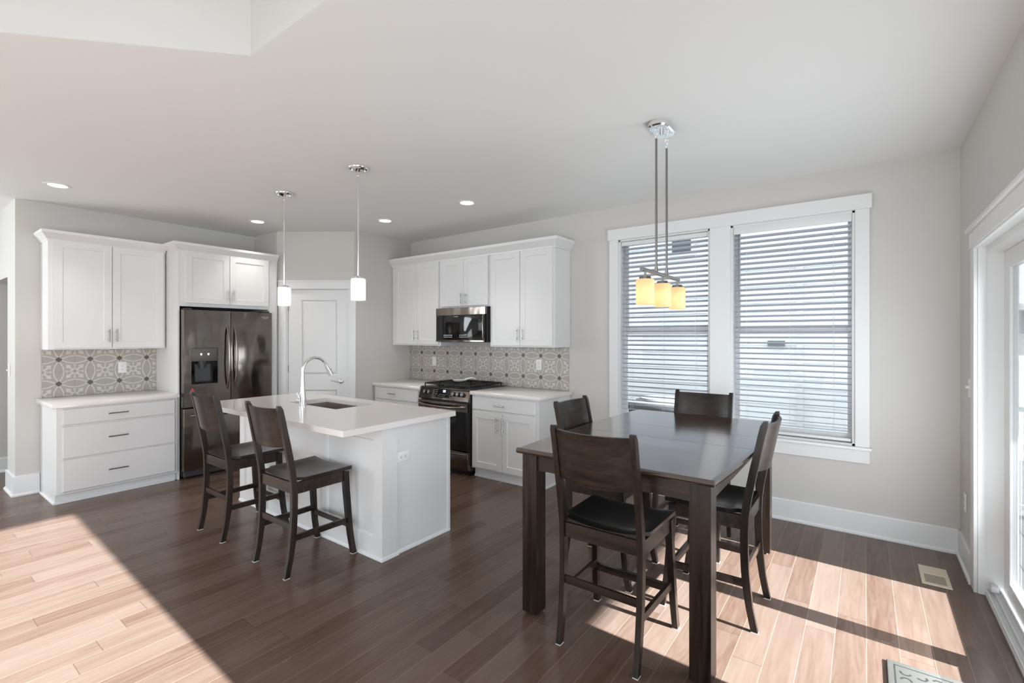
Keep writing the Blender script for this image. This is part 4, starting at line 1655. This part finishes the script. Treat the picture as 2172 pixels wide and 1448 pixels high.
def pendant(label, x, y):
    t_ = thing('pendant_lamp', label, 'pendant lamp', (x, y, H), 0, 'small pendant lamps over the island')
    b = MB().lathe([(0.080, 0.0), (0.080, -0.006), (0.072, -0.016), (0.050, -0.024), (0.016, -0.030), (0.010, -0.034)], seg=32)
    b.build('canopy', 'chrome', t_, smooth=50)
    for a in (0.5, 2.6, 4.7):
        MB().ell((0.055 * math.cos(a), 0.055 * math.sin(a), -0.026), 0.006, 0.006, 0.008, 10).build('canopy_screw', 'chrome', t_)
    b = MB().tube([(0, 0, -0.03), (0, 0, -0.06)], 0.012, 12)
    b.build('swivel', 'chrome', t_)
    MB().tube([(0, 0, -0.05), (0, 0, -0.838)], 0.0062, 12).build('stem', 'chrome', t_)
    b = MB().lathe([(0.008, -0.830), (0.016, -0.836), (0.040, -0.840), (0.042, -0.853), (0.0, -0.853)], seg=28)
    b.build('socket_cap', 'chrome', t_)
    b = MB().lathe([(0.030, -0.852), (0.052, -0.854), (0.0555, -0.862), (0.0555, -1.012), (0.0535, -1.020), (0.0505, -1.016), (0.0520, -1.008), (0.0520, -0.864), (0.030, -0.857)], seg=36, caps=False)
    b.build('lamp_shade', 'shade', t_, smooth=50)
    MB().ell((0, 0, -0.945), 0.022, 0.022, 0.030, 14).build('bulb', 'led', t_)
    point_light('pendant_bulb_light', (0, 0, -0.945), 1.4, (1, 0.95, 0.86), 0.03, t_)
    return t_


pendant('farther of two opal glass pendant lamps over the island, nearer the refrigerator', -4.243, 2.265)
pendant('nearer of two opal glass pendant lamps over the island, at its right half', -3.148, 2.265)

# linear chandelier
t_ = thing('chandelier', 'three light linear chandelier hanging over the dining table', 'chandelier', (-1.012, 2.930, H), 0)
b = MB()


def stadium(hw, hl, r, n=8):
    pts = []
    for cx, cy, a0 in ((hw - r, hl - r, 0), (-hw + r, hl - r, PI / 2), (-hw + r, -hl + r, PI), (hw - r, -hl + r, 1.5 * PI)):
        for k in range(n + 1):
            a = a0 + k * PI / 2 / n
            pts.append((cx + r * math.cos(a), cy + r * math.sin(a)))
    return pts


s0 = stadium(0.060, 0.120, 0.050)
s1 = stadium(0.052, 0.112, 0.044)
b.loft([[(x, y, 0) for x, y in s0], [(x, y, -0.026) for x, y in s0], [(x, y, -0.034) for x, y in s1]])
b.build('canopy', 'chrome', t_, smooth=40)
MB().cyl((0, 0, -0.03), (0, 0, -0.055), 0.012, seg=16).build('canopy_knob', 'chrome', t_)
for yy in (-0.095, 0.092):
    b = MB()
    b.tube([(0, yy, -0.032), (0, yy, -0.050)], 0.004, 8)
    b.torus((0, yy, -0.064), 0.010, 0.0022, 'Y', squash=1.5)
    b.torus((0, yy, -0.092), 0.010, 0.0022, 'X', squash=1.5)
    b.build('hanging_link', 'chrome', t_, smooth=60)
    MB().tube([(0, yy, -0.108), (0, yy, -0.895)], 0.0068, 12).build('rod', 'dknickel', t_)
    MB().tube([(0, yy, -0.880), (0, yy, -0.912)], 0.010, 12).build('rod_collar', 'dknickel', t_)
b = MB().cyl((0, -0.332, -0.918), (0, 0.332, -0.918), 0.0115, seg=20)
b.build('crossbar', 'dknickel', t_, smooth=50)
for yy in (-0.277, 0.012, 0.305):
    MB().tube([(0, yy, -0.925), (0, yy, -0.958)], 0.0065, 12).build('arm', 'dknickel', t_)
    MB().lathe([(0.010, -0.952), (0.032, -0.956), (0.034, -0.972), (0.0, -0.972)], (0, yy, 0), seg=28).build('socket_cap', 'dknickel', t_)
    b = MB().lathe([(0.028, -0.970), (0.046, -0.972), (0.052, -0.980), (0.052, -1.108), (0.0505, -1.116), (0.0475, -1.112), (0.049, -1.106), (0.049, -0.982), (0.028, -0.975)], (0, yy, 0), seg=36, caps=False)
    b.build('lamp_shade', 'amber', t_, smooth=50)
    MB().ell((0, yy, -1.050), 0.018, 0.018, 0.026, 14).build('bulb', 'led', t_)
    point_light('chandelier_bulb_light', (0, yy, -1.055), 0.42, (1, 0.80, 0.50), 0.025, t_)

# downlights
for x, y, lab in ((-5.585, 0.985, 'recessed ceiling light above the left drawer cabinet'),
                  (-5.525, 2.640, 'recessed ceiling light above the refrigerator'),
                  (-4.330, 3.470, 'recessed ceiling light near the pantry, in front of the wall cabinets'),
                  (-3.110, 3.475, 'recessed ceiling light in front of the right wall cabinet')):
    t_ = thing('downlight', lab, 'ceiling light', (x, y, H), 0, 'recessed ceiling lights over the kitchen')
    b = MB().lathe([(0.092, 0.0), (0.092, -0.004), (0.080, -0.007), (0.066, -0.004), (0.062, 0.0)], seg=36, caps=False)
    b.build('trim_ring', 'plate', t_, smooth=50)
    MB().cyl((0, 0, -0.0005), (0, 0, -0.003), 0.064, seg=32).build('lens', 'led', t_)
    d = bpy.data.lights.new('downlight_beam', 'SPOT')
    d.energy = 32
    d.color = (1, 0.94, 0.87)
    d.spot_size = math.radians(98)
    d.spot_blend = 0.9
    d.shadow_soft_size = 0.06
    o = bpy.data.objects.new('downlight_beam', d)
    COL.objects.link(o)
    o.location = (0, 0, -0.012)
    o.parent = t_

# ------------------------------------------------------------------ floor register and door mat
t_ = thing('floor_vent', 'beige metal floor register near the sliding door', 'floor vent', (0.349, 3.970, 0.0), 0)
b = MB()
b.box(-0.070, 0.070, -0.150, -0.118, 0.0, 0.005, 0.002)
b.box(-0.070, 0.070, 0.020, 0.150, 0.0, 0.005, 0.002)
b.box(-0.070, -0.050, -0.118, 0.020, 0.0, 0.005, 0.002)
b.box(0.050, 0.070, -0.118, 0.020, 0.0, 0.005, 0.002)
b.build('frame', 'vent', t_)
MB().box(-0.052, 0.052, -0.120, 0.022, 0.0, 0.0012).build('opening', 'ventdark', t_)
b = MB()
for k in range(10):
    yy = -0.112 + k * 0.0137
    b.box(-0.051, 0.051, yy, yy + 0.0045, 0.001, 0.0024)
b.build('louvres', 'vent', t_)

t_ = thing('door_mat', 'pale grey tufted mat with dark scroll grooves at the bottom edge', 'door mat', (0.31, 2.42, 0.0), 0)
b = MB().box(-0.23, 0.23, -0.395, 0.395, 0.0, 0.011, 0.005, 2)
b.build('pile', 'rug', t_)
b = MB()
zt = 0.0116
for w_ in (0.0,):
    b.box(-0.205, 0.205, 0.358, 0.363, 0.008, zt)
    b.box(-0.205, 0.205, -0.363, -0.358, 0.008, zt)
    b.box(-0.205, -0.200, -0.36, 0.36, 0.008, zt)
    b.box(0.200, 0.205, -0.36, 0.36, 0.008, zt)
rr = random.Random(3)
for ix in range(7):
    for iy in range(12):
        cx, cy = -0.165 + ix * 0.055, -0.32 + iy * 0.058
        a0 = rr.random() * 6.28
        R0 = 0.018
        inn = [(cx + (R0 - 0.004) * math.cos(a0 + k * 0.45), cy + (R0 - 0.004) * math.sin(a0 + k * 0.45)) for k in range(8)]
        out_ = [(cx + (R0 + 0.004) * math.cos(a0 + k * 0.45), cy + (R0 + 0.004) * math.sin(a0 + k * 0.45)) for k in range(8)]
        for k in range(7):
            b.prism([inn[k], inn[k + 1], out_[k + 1], out_[k]], 0.009, zt)
b.build('grooves', 'rugdark', t_)

# ------------------------------------------------------------------ outside
b = MB().box(-30, 40, -30, 60, -0.9, -0.75)
struct(b.build('ground', 'grass'), 'lawn outside the windows', 'ground')
b = MB()
for k in range(28):
    b.box(RX + TH + 0.02 + k * 0.145, RX + TH + 0.02 + k * 0.145 + 0.138, 1.0, 6.0, -0.10, -0.06)
b.box(RX + TH + 0.02, 4.75, 1.02, 5.98, -0.3, -0.10)
for x in (0.9, 4.6):
    for y in (1.1, 5.9):
        b.box(x - 0.07, x + 0.07, y - 0.07, y + 0.07, -0.76, -0.3)
struct(b.build('deck', 'deck'), 'grey deck boards outside the sliding door', 'deck')
# porch roof that shades the door
PRX = 3.95
b = MB().box(RX + TH, PRX, 1.12, 5.6, 2.62, 2.80)
struct(b.build('porch_roof', 'trim'), 'flat white porch roof over the deck', 'porch roof')
# railing
t_ = thing('deck_railing', 'white deck railing with slim balusters outside the glass door', 'railing', (2.4, 5.9, -0.06), 0)
for x in (0.75, 2.4, 4.5):
    MB().box(x - 0.045, x + 0.045, 5.855, 5.945, -0.06, 0.98, 0.004).build('post', 'trim', t_, True)
MB().box(0.75, 4.5, 5.87, 5.93, 0.86, 0.90).build('top_rail', 'trim', t_, True)
MB().box(0.75, 4.5, 5.87, 5.93, 0.02, 0.06).build('bottom_rail', 'trim', t_, True)
k = 0
x = 0.87
while x < 4.45:
    MB().box(x - 0.014, x + 0.014, 5.886, 5.914, 0.06, 0.86).build('baluster', 'trim', t_, True)
    x += 0.12

# neighbouring house seen through the blinds
t_ = thing('neighbour_house', 'pale lap sided house seen through the window blinds', 'house', (-2.0, 8.0, -0.75), 0)


def siding(b, x0, x1, y, z0, z1, lap=0.125):
    z = z0
    while z < z1:
        zz = min(z + lap, z1)
        b.loft([[(x0, y - 0.014, z), (x0, y + 0.06, z), (x0, y + 0.06, zz), (x0, y - 0.001, zz)],
                [(x1, y - 0.014, z), (x1, y + 0.06, z), (x1, y + 0.06, zz), (x1, y - 0.001, zz)]])
        z += lap


b = MB()
siding(b, -9.0, 0.72, 8.0, -0.75, 5.2)
b.build('siding_wall', 'siding', t_, True, 20)
MB().box(-9.0, 0.95, 8.06, 14.0, -0.75, 5.2).build('house_body', 'siding', t_, True)
MB().box(0.72, 1.10, 7.2, 8.3, -0.75, 6.9).build('sun_blocker', 'siding', t_, True)  # unseen block added to keep the sun off the siding
MB().box(-0.79, -0.71, 7.93, 7.99, -0.6, 5.0).build('downspout', 'trim', t_, True)
b = MB().box(-2.62, -2.22, 7.95, 8.02, 2.82, 3.60)
wn_ = b.build('window', 'trim', t_, True)
MB().box(-2.57, -2.27, 7.94, 7.99, 2.87, 3.55).build('window_glass', 'winglass_dark', wn_, True)
b = MB().box(-1.16, -0.94, 7.93, 8.0, 1.36, 1.44)
b.build('dryer_vent', 'acdark', t_, True)
b = MB()
b.loft([[(-9.4, 7.5, 5.15), (-9.4, 11, 7.6), (-9.4, 14.5, 5.15)], [(1.2, 7.5, 5.15), (1.2, 11, 7.6), (1.2, 14.5, 5.15)]])
b.build('roof', 'shingle', t_, True)

# air conditioner condenser
t_ = thing('air_conditioner', 'grey outdoor air conditioner unit beside the neighbouring house', 'air conditioner', (-2.42, 7.0, -0.75), 0)
MB().box(-2.86, -1.98, 6.55, 7.45, -0.75, -0.66).build('pad', 'deck', t_, True)
MB().box(-2.78, -2.06, 6.64, 7.36, -0.66, 0.46).build('coil_case', 'acdark', t_, True)
b = MB()
for k in range(19):
    x = -2.80 + k * 0.0415
    b.box(x, x + 0.012, 6.605, 6.635, -0.66, 0.46)
for k in range(14):
    z = -0.62 + k * 0.083
    b.box(-2.81, -2.03, 6.600, 6.630, z, z + 0.012)
b.build('grille', 'acgrey', t_, True)
b = MB().box(-2.84, -2.00, 6.58, 7.42, 0.46, 0.56, 0.02, 2)
b.cyl((-2.42, 7.0, 0.56), (-2.42, 7.0, 0.60), 0.33, 0.30, 28)
b.build('fan_cover', 'acgrey', t_, True)

# house across the yard seen through the glass door
t_ = thing('far_house', 'grey roofed house across the yard seen through the glass door', 'house', (5.0, 24.0, -0.75), 0)
b = MB()
siding(b, 2.0, 14.0, 24.0, -0.75, 2.6, 0.2)
b.build('siding_wall', 'siding2', t_, True, 20)
b = MB()
b.loft([[(1.4, 23.3, 2.5), (1.4, 28, 5.6), (1.4, 33, 2.5)], [(14.6, 23.3, 2.5), (14.6, 28, 5.6), (14.6, 33, 2.5)]])
b.build('roof', 'shingle', t_, True)
MB().box(1.4, 14.6, 23.25, 23.33, 2.40, 2.62).build('fascia', 'trim', t_, True)
b = MB().box(3.0, 6.5, 23.93, 24.0, -0.7, 1.6)
b.build('garage_door', 'trim', t_, True)
# low fence
t_ = thing('yard_fence', 'white lapped fence beyond the deck railing', 'fence', (4.0, 12.5, -0.75), 0)
b = MB()
siding(b, 1.7, 9.0, 12.5, -0.75, 1.15, 0.3)
b.build('fence_boards', 'siding', t_, True, 20)
for x in (1.75, 5.3, 8.95):
    MB().box(x - 0.06, x + 0.06, 12.44, 12.56, -0.75, 1.25).build('fence_post', 'trim', t_, True)
